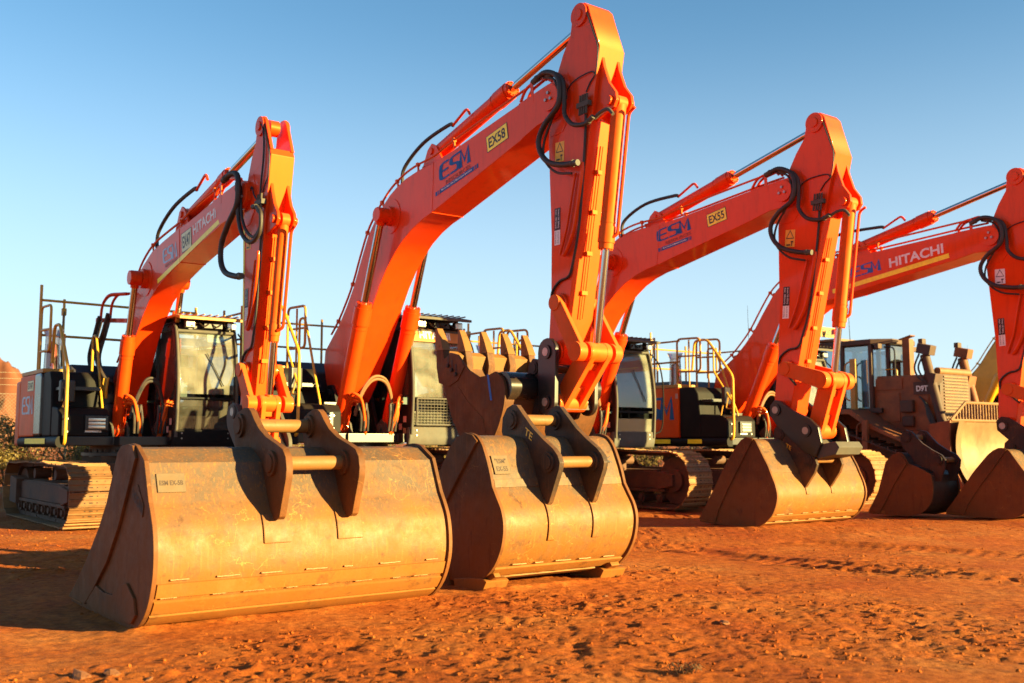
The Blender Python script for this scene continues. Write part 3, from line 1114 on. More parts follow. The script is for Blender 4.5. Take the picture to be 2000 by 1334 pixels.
    nn = Vector((-dd.y, dd.x))
    q = [t1 + nn * .03, t1 + dd * 0.12 + nn * 0.16, t1 + dd * 0.45 + nn * 0.19, t2 + nn * 0.10]
    for yy in (-bw * 0.9, -bw * 0.55):
        kl.tube(fillet([(p.x, yy, p.y) for p in q], 0.08), 0.02, 8)
    kl.bar((t1.x + dd.x * .3, -bw - .01, t1.y + dd.y * .3 - .12), (t1.x + dd.x * .3 + nn.x * .18, -bw - .01, t1.y + dd.y * .3 + nn.y * .18), 0.012, 0.05, (1, 0, 0))
    kl.build('pipe_guard', PA, boom)
    # ---------- arm
    af, as_ = simil(KNEE0, TIP0, cfg['knee'], cfg['tip'])
    aw = cfg['aw']
    AO = [af(p) for p in ARM_OUT]
    am = MB()
    if cfg.get('fork'):
        am.prism([af(p) for p in ARM_OUT[:6]] + [af((5.95, 6.05)), af((6.50, 6.00))] + AO[14:], -aw, aw)
        for sd in (-1, 1):
            am.prism([af(p) for p in [(5.7, 5.65), (5.86, 6.0), (6.0, 6.2), (6.03, 6.36), (6.07, 6.48), (6.16, 6.54), (6.27, 6.53), (6.34, 6.46), (6.53, 5.98)]], sd * (aw + .002), sd * (aw - 0.04))
    else:
        am.prism(AO, -aw, aw)
    arm = am.build('arm', PA, ex, bevel=0.010)
    ac = MB()
    cpin = af((6.18, 6.40))
    esh = cfg.get('ear_shift', (0, 0))
    for sd in (-1, 1):
        ac.prism([af((p[0] + esh[0], p[1] + esh[1])) for p in ARM_EAR], sd * 0.10 * as_, sd * 0.145 * as_)
        ac.cyl((cpin[0], sd * aw, cpin[1]), (cpin[0], sd * (aw + 0.025), cpin[1]), 0.145 * as_, n=26)
        ac.cyl((cpin[0], sd * aw, cpin[1]), (cpin[0], sd * (aw + 0.045), cpin[1]), 0.07 * as_, n=20)
    bcp = af((6.65 + esh[0], 5.21 + esh[1]))
    ac.cyl((bcp[0], -0.19 * as_, bcp[1]), (bcp[0], 0.19 * as_, bcp[1]), 0.06 * as_, n=18)
    rk = af((5.81, 2.89))
    tip = cfg['tip']
    for sd in (-1, 1):
        ac.cyl((rk[0], sd * aw, rk[1]), (rk[0], sd * (aw + 0.05), rk[1]), 0.12 * as_, n=22)
        ac.cyl((tip[0], sd * aw, tip[1]), (tip[0], sd * (aw + 0.03), tip[1]), 0.14 * as_, n=22)
    # side doubler with a visible welded edge
    for sd in (-1, 1):
        ac.prism([af(p) for p in [(5.60, 5.0), (5.63, 5.25), (5.76, 5.74), (5.95, 5.75), (6.05, 5.45), (5.98, 5.18), (5.85, 5.02)]], sd * (aw - .002), sd * (aw + 0.008))
    ac.build_each('arm_casting', PA, arm, bevel=0.008)
    # rocker links and H link
    lp = cfg['lpin']
    hp2 = cfg['hpin']
    for sd in (-1, 1):
        rl = MB()
        rl.prism(link_plate(rk, lp, 0.10 * as_, 0.12 * as_), sd * (aw + 0.055), sd * (aw + 0.115))
        rl.cyl((lp[0], sd * (aw + 0.02), lp[1]), (lp[0], sd * (aw + 0.14), lp[1]), 0.12 * as_, n=22)
        rl.cyl((rk[0], sd * (aw + 0.05), rk[1]), (rk[0], sd * (aw + 0.13), rk[1]), 0.10 * as_, n=22)
        rl.build('rocker_link', PD, ex, bevel=0.012)
    hl = MB()
    lv, hv = Vector(lp), Vector(hp2)
    dv = (hv - lv).normalized()
    Lh = (hv - lv).length
    nv = Vector((-dv.y, dv.x))
    for sd in (-1, 1):
        hl.prism(link_plate(lp, hp2, 0.125 * as_, 0.12 * as_), sd * (aw * 0.42), sd * (aw * 0.80))
    a_, b_ = lv + dv * (Lh * 0.16), lv + dv * (Lh * 0.30)
    c_, d_ = lv + dv * (Lh * 0.66), lv + dv * (Lh * 0.92)
    for u, v in ((a_, b_), (c_, d_)):
        hl.prism([tuple(u + nv * 0.05), tuple(v + nv * 0.05), tuple(v - nv * 0.05), tuple(u - nv * 0.05)], -aw * 0.43, aw * 0.43)
    hl.cyl((hp2[0], -aw * 1.1, hp2[1]), (hp2[0], aw * 1.1, hp2[1]), 0.118 * as_, n=24)
    hl.cyl((lp[0], -aw * 0.86, lp[1]), (lp[0], aw * 0.86, lp[1]), 0.118 * as_, n=24)
    hl.build('connecting_link', PD, ex, bevel=0.012)
    # ---------- cylinders
    for sd in (-1, 1):
        yy = sd * (bw + 0.17)
        lo = cfg['bcyl']
        Lc = (Vector(bpin) - Vector(lo)).length
        c = cyl_ram(ex, 'boom_cylinder', lo, bpin, Lc * cfg.get('bcb', 0.62), 0.118 * s if big else 0.10, 0.058 if big else 0.05, yy, PA, 0.115)
        # base oil fittings and hoses
        hb = MB()
        b0, b1 = Vector((lo[0], yy, lo[1])), Vector((bpin[0], yy, bpin[1]))
        dd = (b1 - b0).normalized()
        for k, (u, sw) in enumerate(((0.10, 0.09), (0.16, 0.05), (0.22, 0.0))):
            p = b0 + dd * (0.25 + u) + Vector((0.12, sw * .5, 0))
            hb.tube(catmull([p, p + Vector((0.12, 0, 0.08)), p + Vector((0.20, -sd * 0.10, 0.0)), p + Vector((0.20, -sd * 0.16, -0.25)), p + Vector((0.10, -sd * 0.22, -0.5))], 5), 0.022, 8)
        hb.build_each('oil_fittings', PD, c)
        hh = MB()
        for k in range(3):
            p = b0 + dd * 0.38 + Vector((0.30, -sd * (0.10 + 0.06 * k), 0.0))
            hh.tube(catmull([p + Vector((0, 0, .02)), p + Vector((0.03, -sd * 0.02, -0.2)), p + Vector((0.0, -sd * 0.03, -0.42))], 5), 0.021, 8)
            hh.cyl(p + Vector((0, 0, 0.0)), p + Vector((0.008, 0, -0.10)), 0.028, n=10)
        hh.build('hose', 'hose', c)
        bb = MB()
        for k in (-1, 1):
            bb.prism([(lo[0] - 0.22, zf - 0.03), (lo[0] + 0.2, zf - 0.03), (lo[0] + 0.13, lo[1] + 0.06), (lo[0], lo[1] + 0.14), (lo[0] - 0.13, lo[1] + 0.05)], yy + k * 0.10, yy + k * 0.135)
        bb.cyl((lo[0], yy - 0.17, lo[1]), (lo[0], yy + 0.17, lo[1]), 0.055, n=16)
        bb.build_each('cylinder_bracket', 'grey_steel', ex, bevel=0.006)
    # bridging hose between the two boom cylinders
    lo = cfg['bcyl']
    br = MB()
    for k in range(2):
        zz = lo[1] + 0.62 + 0.05 * k
        br.tube(catmull([(lo[0] + 0.32, -bw - 0.08, zz - 0.45), (lo[0] + 0.36, -bw + 0.02, zz - 0.1), (lo[0] + 0.4, -bw * 0.3, zz + 0.12), (lo[0] + 0.4, bw * 0.5, zz + 0.10), (lo[0] + 0.36, bw + 0.0, zz - 0.12), (lo[0] + 0.33, bw + 0.06, zz - 0.45)], 6), 0.024, 8)
    br.build('bridging_hose', 'dozer_tan' if big else 'hose', ex)
    cyl_ram(ex, 'arm_cylinder', cfg['acyl'][0], cpin, cfg['acyl'][1], (0.112 if big else 0.085) * bs, 0.052 * bs, 0.0, PA, 0.10)
    fbk = MB()
    af0 = cfg['acyl'][0]
    for sd in (-1, 1):
        fbk.prism([(af0[0] - 0.30, af0[1] - 0.30), (af0[0] + 0.34, af0[1] - 0.24), (af0[0] + 0.12, af0[1] + 0.06), (af0[0], af0[1] + 0.12), (af0[0] - 0.11, af0[1] + 0.04)], sd * 0.10, sd * 0.135)
    fbk.cyl((af0[0], -0.16, af0[1]), (af0[0], 0.16, af0[1]), 0.05, n=16)
    fbk.build_each('cylinder_bracket', PA, boom, bevel=0.006)
    bc = cyl_ram(ex, 'bucket_cylinder', bcp, lp, cfg['bccyl'], (0.09 if big else 0.075) * as_, 0.048 * as_, 0.0, PD, 0.085)
    gp = MB()
    v0, v1 = Vector((bcp[0], 0, bcp[1])), Vector((lp[0], 0, lp[1]))
    dv3 = (v1 - v0).normalized()
    sid = dv3.cross(Vector((0, 1, 0)))
    if sid.x < 0:
        sid = -sid
    for k in (0.105,):
        a = v0 + dv3 * 0.12 + sid * 0.13
        b = v0 + dv3 * (cfg['bccyl'] - 0.12) + sid * 0.13
        gp.tube(fillet([a + sid * 0.09 - dv3 * 0.06 + Vector((0, .05, 0)), a + Vector((0, .05, 0)), b + Vector((0, .05, 0)), b - sid * 0.05 + dv3 * .04], 0.06), 0.02, 8)
    gp.build('oil_pipe', PA, bc)
    # ---------- arm plumbing
    for k, (P, r, yy, nm, m_) in enumerate(cfg['armlines']):
        pts = [(*af(p), 0) for p in P]
        pts = [(p[0], -aw - yy, p[1]) for p in pts]
        mbx = MB()
        if nm == 'hose':
            hp_ = resample(catmull(pts, 8), 0.016)
            mbx.tube(hp_, r, 10, rib=0.07)
            for e0, e1 in ((hp_[0], hp_[5]), (hp_[-1], hp_[-6])):
                fe = MB()
                d_ = (e1 - e0).normalized()
                fe.cyl(e0 - d_ * 0.03, e0 + d_ * 0.085, r * 1.12, n=12)
                fe.cyl(e0 + d_ * 0.05, e0 + d_ * 0.065, r * 1.3, n=12)
                fe.build('hose_ferrule', 'grey_steel', ex)
        else:
            mbx.tube(catmull(pts, 4), r, 8)
        mbx.build(nm, m_, arm if nm != 'hose' else ex, smooth=50)
    if cfg.get('valve', True):
        vb = MB()
        for k in range(4):
            x_, z0, z1 = 6.24 + 0.04 * k, 5.36, 5.12
            p, q_ = af((x_, z0)), af((x_ - 0.02, z1))
            vb.cyl((p[0], -aw - 0.05, p[1]), (q_[0], -aw - 0.05, q_[1]), 0.014, n=8)
        p = af((6.29, 5.24))
        vb.box((p[0], -aw - 0.04, p[1]), (0.21, 0.06, 0.06))
        vb.build_each('line_valves', 'grey_steel', arm)
    # clips of the front lit face cable run
    cr = MB()
    for yy in (-aw * 0.15, aw * 0.05):
        pts = [af(p) for p in ((6.33, 4.75), (6.05, 3.3), (5.935, 2.7))]
        cr.tube([(p[0] + 0.02, yy, p[1]) for p in pts], 0.008, 6)
    for t in (0.15, 0.38, 0.62, 0.85):
        p = af((6.33 - 0.40 * t, 4.75 - 2.05 * t))
        cr.box((p[0] + 0.015, -aw * 0.05, p[1]), (0.04, 0.09, 0.05))
    cr.build('cable_run', PD, arm)
    # ---------- hitch
    for nm, poly, yy0, yy1, m_ in cfg['hitch']:
        hb = MB()
        for sd in (-1, 1):
            hb.prism(poly, sd * yy0, sd * yy1)
        h = hb.build('quick_hitch', m_, ex, bevel=0.012)
        hx = MB()
        for c in (cfg['tip'], cfg['hpin']):
            hx.cyl((c[0], -yy1 - 0.02, c[1]), (c[0], yy1 + 0.02, c[1]), 0.085, n=20)
        hx.build_each('pin_boss', m_, h)
        hq = MB()
        for c in (cfg['tip'], cfg['hpin']):
            hq.cyl((c[0], -yy1 - 0.026, c[1]), (c[0], yy1 + 0.026, c[1]), 0.052, n=20)
        hq.build_each('pin', 'pin_steel', h)
        ctr = Vector((sum(p[0] for p in poly) / len(poly), sum(p[1] for p in poly) / len(poly)))
        hm = MB()
        for p in cfg.get('hitch_core', []):
            hm.prism(p, -yy0 + .002, yy0 - .002)
        if hm.v:
            hm.build('hitch_core', cfg.get('core_mat', 'black_steel'), h, bevel=0.015)
    make_cab(ex, cfg, s)
    make_rails(ex, cfg, s, hw, ht, zf, xf, xr)
    return ex, boom, arm, side, tank, tool
def make_cab(ex, cfg, s):
    big = cfg['big']
    y0, y1 = cfg['cab_y']
    xf = cfg['cab_x']            # front face at sill
    zb = cfg.get('cab_zb', 1.24 * s)
    zt = cfg['cab_zt']
    hh = zt - zb
    out = [(xf - 1.72, zb), (xf - 0.06, zb), (xf + 0.0, zb + 0.05), (xf + 0.035, zb + 0.35 * hh), (xf + 0.02, zb + 0.55 * hh), (xf - 0.04, zb + 0.78 * hh), (xf - 0.13, zb + 0.95 * hh), (xf - 0.22, zt), (xf - 1.6, zt), (xf - 1.72, zt - 0.12)]
    fm = MB()
    for a, b in ((y0, y0 + 0.075), (y1 - 0.075, y1)):
        inn = ring(fm, out, 0.085, a, b)
    # pillars between front and rear side window
    for a in (y0, y1 - 0.075):
        fm.box((xf - 0.95, a + 0.0375, zb + hh / 2), (0.075, 0.07, hh - 0.1))
    # cross members
    for (x, z, t, h) in ((xf - 0.185, zt - 0.05, 0.09, 0.11), (xf - 0.04, zb + 0.075, 0.10, 0.15), (xf - 1.67, zt - 0.12, 0.09, 0.12), (xf - 1.67, zb + 0.3, 0.09, 0.6)):
        fm.box((x, (y0 + y1) / 2, z), (t, y1 - y0 - 0.152, h))
    cab = fm.build('cab', cfg.get('cab_mat', 'black_panel'), ex, bevel=0.012)
    # silver-grey front frame trim
    tr = MB()
    for yy in (y0 + 0.03, y1 - 0.03):
        tr.tube(catmull([(p[0] + 0.012, yy, p[1]) for p in out[2:8]], 5), 0.026, 8)
    tr.tube([(out[6][0] + 0.02, y0 + 0.04, out[6][1] - 0.01), (out[6][0] + 0.02, y1 - 0.04, out[6][1] - 0.01)], 0.03, 8)
    tr.build('window_frame', cfg.get('trim', 'grey_steel'), cab, smooth=60)
    # solid lower right side and floor, ceiling
    lo = MB()
    lo.prism([(xf - 1.7, zb + 0.02), (xf - 0.07, zb + 0.02), (xf - 0.02, zb + 0.28 * hh), (xf - 1.7, zb + 0.36 * hh)], y0 + 0.015, y0 + 0.055)
    lo.prism([(xf - 1.7, zb + 0.02), (xf - 0.95, zb + 0.02), (xf - 0.95, zb + 0.36 * hh), (xf - 1.7, zb + 0.36 * hh)], y1 - 0.055, y1 - 0.015)
    lo.box((xf - 0.9, (y0 + y1) / 2, zb + 0.05), (1.55, y1 - y0 - 0.16, 0.06))
    lo.build('lower_panel', 'black_panel', cab, bevel=0.005)
    stk = ((xf - 0.33, 0.12, 'sticker_pink'), (xf - 0.20, 0.24, 'sticker_pink'), (xf - 0.20, 0.05, 'timber'))
    for x_, dz, m_ in stk:
        put_flat(UNIT, (x_, y0 - 0.001, zb + dz), (x_ + 0.10, y0 - 0.001, zb + dz), (x_, y0 - 0.001, zb + dz + 0.10), 'sticker', m_, cab)
    # glass: front upper and lower panes, sides, rear
    mid = zb + (0.30 if big else 0.36) * hh
    fr = catmull([(p[0] - 0.012, p[1], 0) for p in out[2:7]], 5)
    up = [(p.x, p.y) for p in fr if p.y >= mid + 0.02]
    dn = [(p.x, p.y) for p in fr if p.y <= mid - 0.02]
    g = MB()
    g.sheet(list(reversed(up)), y0 + 0.08, y1 - 0.08, 0.006)
    g.build('windscreen', 'glass_front', cab)
    g = MB()
    g.sheet(list(reversed(dn)), y0 + 0.08, y1 - 0.08, 0.006)
    g.build('lower_windscreen', 'glass_front' if big else 'glass_low', cab)
    bar = MB()
    bar.box((xf + 0.028, (y0 + y1) / 2, mid), (0.03, y1 - y0 - 0.15, 0.04 if big else 0.03))
    bar.build('window_bar', cfg.get('bar_mat', 'black_panel'), cab, bevel=0.006)
    if not big:
        bd = MB()
        bd.box((xf + 0.012, (y0 + y1) / 2, mid - 0.09), (0.01, y1 - y0 - 0.16, 0.12))
        bd.build('window_band', 'glass_blue', cab)
    for yy, nm in ((y0 + 0.03, 'right_window'), (y1 - 0.03, 'door_window')):
        g = MB()
        zl = zb + 0.36 * hh if yy < (y0 + y1) / 2 else zb + 0.15
        g.prism([(xf - 0.91, zl), (xf - 0.05, zl - 0.02), (xf - 0.06, zb + 0.6 * hh), (xf - 0.13, zb + 0.80 * hh), (xf - 0.24, zt - 0.09), (xf - 0.91, zt - 0.09)], yy - 0.003, yy + 0.003)
        g.build(nm, 'glass_side', cab)
        g = MB()
        g.prism([(xf - 1.63, zb + 0.36 * hh), (xf - 0.99, zb + 0.36 * hh), (xf - 0.99, zt - 0.09), (xf - 1.6, zt - 0.10)], yy - 0.003, yy + 0.003)
        g.build('rear_side_window', 'glass_side', cab)
    g = MB()
    g.box((xf - 1.67, (y0 + y1) / 2, zb + 0.66 * hh), (0.006, y1 - y0 - 0.16, 0.46 * hh))
    g.build('rear_window', 'glass_side', cab)
    # roof with overhanging guard
    rf = MB()
    rf.box((xf - 0.93, (y0 + y1) / 2, zt + 0.025), (1.45, y1 - y0 - 0.02, 0.05))
    rf.build('roof', 'black_panel', cab, bevel=0.02)
    rg = MB()
    xa, xb = xf - 1.5, xf + 0.17
    rg.prism([(xa, zt + 0.13), (xb - 0.25, zt + 0.15), (xb, zt + 0.10), (xb, zt + 0.06), (xb - 0.03, zt + 0.06), (xb - 0.26, zt + 0.11), (xa, zt + 0.09)], y0 - 0.02, y1 + 0.02)
    for k in range(9):
        rg.box((xf - 0.65, y0 + 0.06 + (y1 - y0 - 0.12) * k / 8, zt + 0.155), (1.5, 0.018, 0.02))
    for x_ in (xa + 0.05, xb - 0.35):
        for yy in (y0 + 0.06, y1 - 0.06):
            rg.box((x_, yy, zt + 0.07), (0.06, 0.05, 0.08))
    rg.build('roof_guard', 'grey_steel' if big else 'rail', cab, bevel=0.006)
    for yy in (y0 + 0.20, y1 - 0.14):
        lm = MB()
        lm.box((xf - 0.02, yy, zt + 0.0), (0.08, 0.16, 0.12))
        l = lm.build('work_lamp', 'black_steel', cab, bevel=0.015)
        ln = MB()
        ln.box((xf + 0.026, yy, zt + 0.0), (0.012, 0.135, 0.095))
        ln.build('lamp_lens', 'lamp', cab, bevel=0.01)
    wd = MB()
    wd.box((xf - 0.08, (y0 + y1) / 2 + 0.08, zt - 0.005), (0.14, 0.30, 0.09))
    for k in range(4):
        a = y0 + 0.15 + 0.2 * k
        wd.tube(catmull([(xf - 0.02, a, zt + 0.03), (xf + 0.03, a + 0.07, zt - 0.03), (xf - 0.02, a + 0.16, zt + 0.02), (xf - 0.04, a + 0.22, zt + 0.04)], 4), 0.012, 6)
    wd.build('sensor_box', 'gloss_black', cab, bevel=0.01)
    bc = MB()
    bc.cyl((xf - 0.75, y0 + 0.22, zt + 0.13), (xf - 0.75, y0 + 0.22, zt + 0.17), 0.06, n=16)
    bc.cyl((xf - 0.75, y0 + 0.22, zt + 0.17), (xf - 0.75, y0 + 0.22, zt + 0.27), 0.055, 0.048, n=16)
    bc.build('beacon', 'amber', cab)
    an = MB()
    an.cyl((xf - 1.3, y0 + 0.1, zt + 0.1), (xf - 1.32, y0 + 0.1, zt + 1.1), 0.006, 0.003, n=6)
    an.build('aerial', 'ink', cab)
    # front skirt plate under the cab
    fs = MB()
    fs.prism([(xf - 0.10, zb - 0.13), (xf - 0.02, zb - 0.13), (xf + 0.015, zb + 0.0), (xf + 0.015, zb + 0.17), (xf - 0.06, zb + 0.17), (xf - 0.1, zb + .1)], y0 - 0.01, y1 + 0.01)
    sk = fs.build('front_skirt', cfg.get('skirt', 'grey_steel'), cab, bevel=0.03, seg=3)
    bt = MB()
    for yy in (y0 + 0.12, y1 - 0.15):
        for zz in (zb + 0.03, zb + 0.11):
            bt.cyl((xf + 0.012, yy, zz), (xf + 0.026, yy, zz), 0.012, n=8)
    bt.build('bolts', 'pin_steel', cab)
    # right-side corner post that carries the wiper and a dark curtain of hoses
    wp = MB()
    ym = (y0 + y1) / 2 + 0.05
    wp.bar((xf - 0.01, ym - 0.06, zt - 0.45), (xf + 0.05, ym + 0.20, mid + 0.20), 0.012, 0.014)
    wp.build('wiper', 'black_steel', cab)
    pp = MB()
    put_flat(UNIT, (xf - 0.11, ym - 0.02, zt - 0.26), (xf - 0.11, ym + 0.20, zt - 0.26), (xf - 0.15, ym - 0.02, zt - 0.13), 'paper_notice', 'white', cab)
    # seat and controls
    stt = MB()
    sx, sy = xf - 0.95, (y0 + y1) / 2
    stt.box((sx, sy, zb + 0.50), (0.52, 0.50, 0.14))
    stt.box((sx - 0.26, sy, zb + 0.88), (0.14, 0.48, 0.68), Matrix.Rotation(R(-10), 3, 'Y'))
    stt.box((sx - 0.33, sy, zb + 1.33), (0.12, 0.28, 0.22), Matrix.Rotation(R(-8), 3, 'Y'))
    stt.box((sx, sy, zb + 0.28), (0.36, 0.36, 0.34))
    stt.build('seat', 'seat', cab, bevel=0.05, seg=3)
    cs = MB()
    for sd in (-1, 1):
        cs.box((sx + 0.18, sy + sd * 0.34, zb + 0.60), (0.55, 0.12, 0.14))
        cs.cyl((sx + 0.38, sy + sd * 0.34, zb + 0.66), (sx + 0.42, sy + sd * 0.34, zb + 0.90), 0.022, n=10)
        cs.sphere((sx + 0.42, sy + sd * 0.34, zb + 0.93), 0.04, 10)
        cs.cyl((xf - 0.30, sy + sd * 0.10, zb + 0.10), (xf - 0.22, sy + sd * 0.10, zb + 0.75), 0.014, n=8)
    cs.box((xf - 0.28, y0 + 0.18, zb + 0.78), (0.06, 0.20, 0.26))
    cs.build('controls', 'black_steel', cab, bevel=0.01)
    if cfg.get('header'):
        hd = MB()
        a, b = Vector(out[6]), Vector(out[5])
        q = a.lerp(b, 0.62)
        hd.prism([(a.x + 0.03, a.y + 0.02), (q.x + 0.04, q.y), (q.x + 0.02, q.y), (a.x + 0.0, a.y + 0.02)], y0 + 0.06, y1 - 0.06)
        h = hd.build('header_panel', 'orange_panel', cab, bevel=0.006)
        u = Vector((q.x + 0.043, 0, q.y))
        v = Vector((a.x + 0.033, 0, a.y + 0.02))
        yy0, yy1 = y0 + 0.20, y1 - 0.26
        LLp = u.lerp(v, 0.22)
        ULp = u.lerp(v, 0.80)
        put_flat(text_mesh('HITACHI', 0.03), (LLp.x, yy0, LLp.z), (LLp.x, yy1, LLp.z), (ULp.x, yy0, ULp.z), 'lettering', 'white', h, 0.005)
        # mesh guard over the lower half
        gd = MB()
        gz0, gz1 = zb + 0.20, zb + 0.62
        for k in range(15):
            yy = y0 + 0.10 + (y1 - y0 - 0.2) * k / 14
            gd.tube([(xf + 0.06, yy, gz0), (xf + 0.085, yy, (gz0 + gz1) / 2), (xf + 0.085, yy, gz1)], 0.006, 6)
        for k in range(10):
            zz = gz0 + (gz1 - gz0) * k / 9
            gd.tube([(xf + 0.062 + 0.023 * min(1, k / 4), y0 + 0.08, zz), (xf + 0.062 + 0.023 * min(1, k / 4), y1 - 0.08, zz)], 0.006 if 0 < k < 9 else 0.016, 6)
        for yy in (y0 + 0.08, y1 - 0.08):
            gd.tube([(xf + 0.06, yy, gz0), (xf + 0.085, yy, (gz0 + gz1) / 2), (xf + 0.085, yy, gz1)], 0.016, 6)
        gd.build('mesh_guard', 'grey_steel', cab)
    # grab rail on the door side
    gr = MB()
    gr.tube(catmull([(xf - 0.12, y1 + 0.03, zt - 0.10), (xf + 0.02, y1 + 0.14, zt - 0.35), (xf + 0.07, y1 + 0.18, zb + 0.9), (xf + 0.03, y1 + 0.17, zb + 0.25), (xf - 0.03, y1 + 0.02, zb + 0.12)], 6), 0.014, 8)
    gr.build('grab_rail', 'black_panel', cab)
    return cab

def make_rails(ex, cfg, s, hw, ht, zf, xf, xr):
    big = cfg['big']
    z1, z2 = cfg.get('rail_z', (2.82 * s, 3.24 * s))
    yr = -hw + 0.06
    rl = 0.019
    # guard rail round the engine deck: right side, rear, left side (two heights)
    g = MB()
    xe = -0.30 * s
    if not big:
        for z in (z1 + 0.08, z2 + 0.17):
            g.tube([(-0.82, yr, z), (-0.86, hw - 0.1, z - 0.02)], rl * 1.1, 8)
        for y, zz in ((yr, z2 + 0.42), (hw - 0.1, z2 + 0.25)):
            g.tube([(-0.84, y, ht - 0.2), (-0.84, y, zz)], rl * 1.25, 8)
    for z in ((z1, z2) if big else ()):
        g.tube(fillet([(xe, yr, z), (xr - 0.05, yr, z), (xr - 0.05, hw - 0.1, z), (-0.8 * s, hw - 0.1, z)], 0.12), rl, 8)
    for (x, y) in () if not big else ((xr + 0.1, yr), (-1.0 * s if big else xe, yr), (xr - 0.05, -0.4), (xr - 0.05, 0.5), (xr + 0.1, hw - 0.1), (-0.85 * s, hw - 0.1)):
        g.tube([(x, y, ht - 0.2), (x, y, z2 + 0.12)], rl * 1.15, 8)
    g.build('guard_rail', 'rail' if big else 'rail_yellow', ex)
    # gate loops at the head of the steps
    for dx, dy in (((-0.06, 0.0), (0.0, 0.50)) if big else ((-0.45, 0.0),)):
        q = MB()
        xs = xe + dx
        q.tube(fillet([(xs, yr + dy, ht), (xs, yr + dy, z2 + 0.04), (xs + 0.62 * s, yr + dy, z2 + 0.02), (xs + 0.62 * s, yr + dy, z1 - 0.22), (xs + 0.02, yr + dy, z1 - 0.20)], 0.10), rl * 1.1, 8)
        q.tube([(xs, yr + dy, (z1 + z2) / 2 - .1), (xs + 0.60 * s, yr + dy, (z1 + z2) / 2 - .12)], rl * (0.9 if big else 1.1), 8)
        if big:
            q.tube([(xs + 0.32 * s, yr + dy, ht), (xs + 0.32 * s, yr + dy, z2)], rl * 0.9, 8)
        q.build('gate', 'rail' if big else 'rail_yellow', ex)
    # rear cross loop seen behind the boom
    # front handrail
    h = MB()
    k = s if big else 0.94
    yy = -hw + 0.12
    x0 = xf - 0.95 * k
    P = [(0.84, 1.26), (1.00, 1.26), (1.02, 1.45), (1.02, 2.47), (0.72, 2.83), (0.39, 3.22), (0.06, 3.22), (-0.02, 2.6)]
    h.tube(fillet([(x0 + p[0] * k, yy, p[1] * k) for p in P], 0.10), 0.025, 8)
    h.tube(fillet([(x0 + 1.02 * k, yy, 1.95 * k), (x0 + 0.5 * k, yy + 0.05, 2.58 * k), (x0 + 0.5 * k, yy + 0.05, 3.05 * k)], 0.08), 0.018, 8)
    h.build('handrail', 'rail_yellow', ex)
    h2 = MB()
    h2.tube(fillet([(x0 + p[0] * k, yy + (0.55 if big else 0.62), p[1] * k) for p in [(0.62, 1.30), (0.70, 1.36), (0.66, 1.75), (0.50, 2.1), (0.20, 2.85), (0.08, 3.1), (-0.1, 3.1), (-0.1, 2.5)]], 0.08), 0.02, 8)
    h2.build('handrail', 'rail_yellow', ex)
    # mirror on the handrail
    m = MB()
    mx, my, mz = x0 + 0.80 * k, yy + 0.05, 2.10 * k
    m.box((mx, my, mz), (0.10, 0.22, 0.34), Matrix.Rotation(R(12), 3, 'Z'))
    mr = m.build('mirror', 'black_steel', ex, bevel=0.035, seg=3)
    ma = MB()
    ma.tube(fillet([(x0 + 1.02 * k, yy, mz - 0.25), (mx + 0.05, yy - 0.02, mz - 0.25), (mx + 0.06, my, mz)], 0.05), 0.012, 6)
    ma.tube(fillet([(x0 + 1.02 * k, yy, mz - 0.42), (mx - 0.06, yy - 0.05, mz - 0.42), (mx - 0.06, my, mz - 0.1)], 0.05), 0.012, 6)
    ma.build('mirror_arm', 'rail', ex)
    # fire extinguisher in a clear bag and a beacon pole on the deck
    f = MB()
    fx, fy = xe - 0.25, yr + 0.14
    f.cyl((fx, fy, ht + 0.06), (fx, fy, ht + 0.46), 0.085, n=18)
    f.cyl((fx, fy, ht + 0.46), (fx, fy, ht + 0.52), 0.085, 0.03, n=18)
    fe = f.build('fire_extinguisher', 'red_plastic', ex)
    fb = MB()
    fb.cyl((fx, fy, ht + 0.03), (fx, fy, ht + 0.60), 0.125, 0.11, n=10)
    fb.cyl((fx, fy, ht + 0.60), (fx, fy, ht + 0.72), 0.11, 0.16, n=10, cap=False)
    fb.build('clear_bag', 'plastic_bag', ex)
    bp = MB()
    bx, by = xr + 0.2, yr + 0.55
    bp.cyl((bx, by, ht), (bx, by, z2 + 0.32), 0.022, n=10)
    bp.box((bx, by, z2 + 0.10), (0.07, 0.07, 0.12))
    bp.build('lamp_post', 'rail_yellow', ex)
    bl = MB()
    bl.tube(catmull([(bx + .03, by, z2 + 0.1), (bx + 0.09, by - .03, z2 - 0.1), (bx + 0.05, by - .05, z2 - 0.4), (bx + 0.04, by, ht + .1)], 5), 0.010, 6)
    bl.build('cable', 'hose', ex)
    return
# ------------------------------------------------------------------ buckets
def arclen(P):
    c = [0.0]
    for i in range(1, len(P)):
        c.append(c[-1] + (Vector(P[i]) - Vector(P[i - 1])).length)
    return c

def at_arc(P, c, s):
    for i in range(1, len(P)):
        if c[i] >= s:
            t = (s - c[i - 1]) / max(1e-9, c[i] - c[i - 1])
            return tuple(Vector(P[i - 1]).lerp(Vector(P[i]), t))
    return tuple(P[-1])

def subpath(P, s0, s1, step=0.05):
    c = arclen(P)
    n = max(2, int((s1 - s0) / step) + 1)
    return [at_arc(P, c, s0 + (s1 - s0) * i / (n - 1)) for i in range(n)]

def smooth_prof(P, hard=()):
    """catmull through the points, keeping the listed indices as creases"""
    out, seg = [], [P[0]]
    for i in range(1, len(P)):
        seg.append(P[i])
        if i in hard or i == len(P) - 1:
            q = catmull([(a, b, 0) for a, b in seg], 4) if len(seg) > 2 else [Vector((a, b, 0)) for a, b in seg]
            out += [(v.x, v.y) for v in q][(1 if out else 0):]
            seg = [P[i]]
    return out

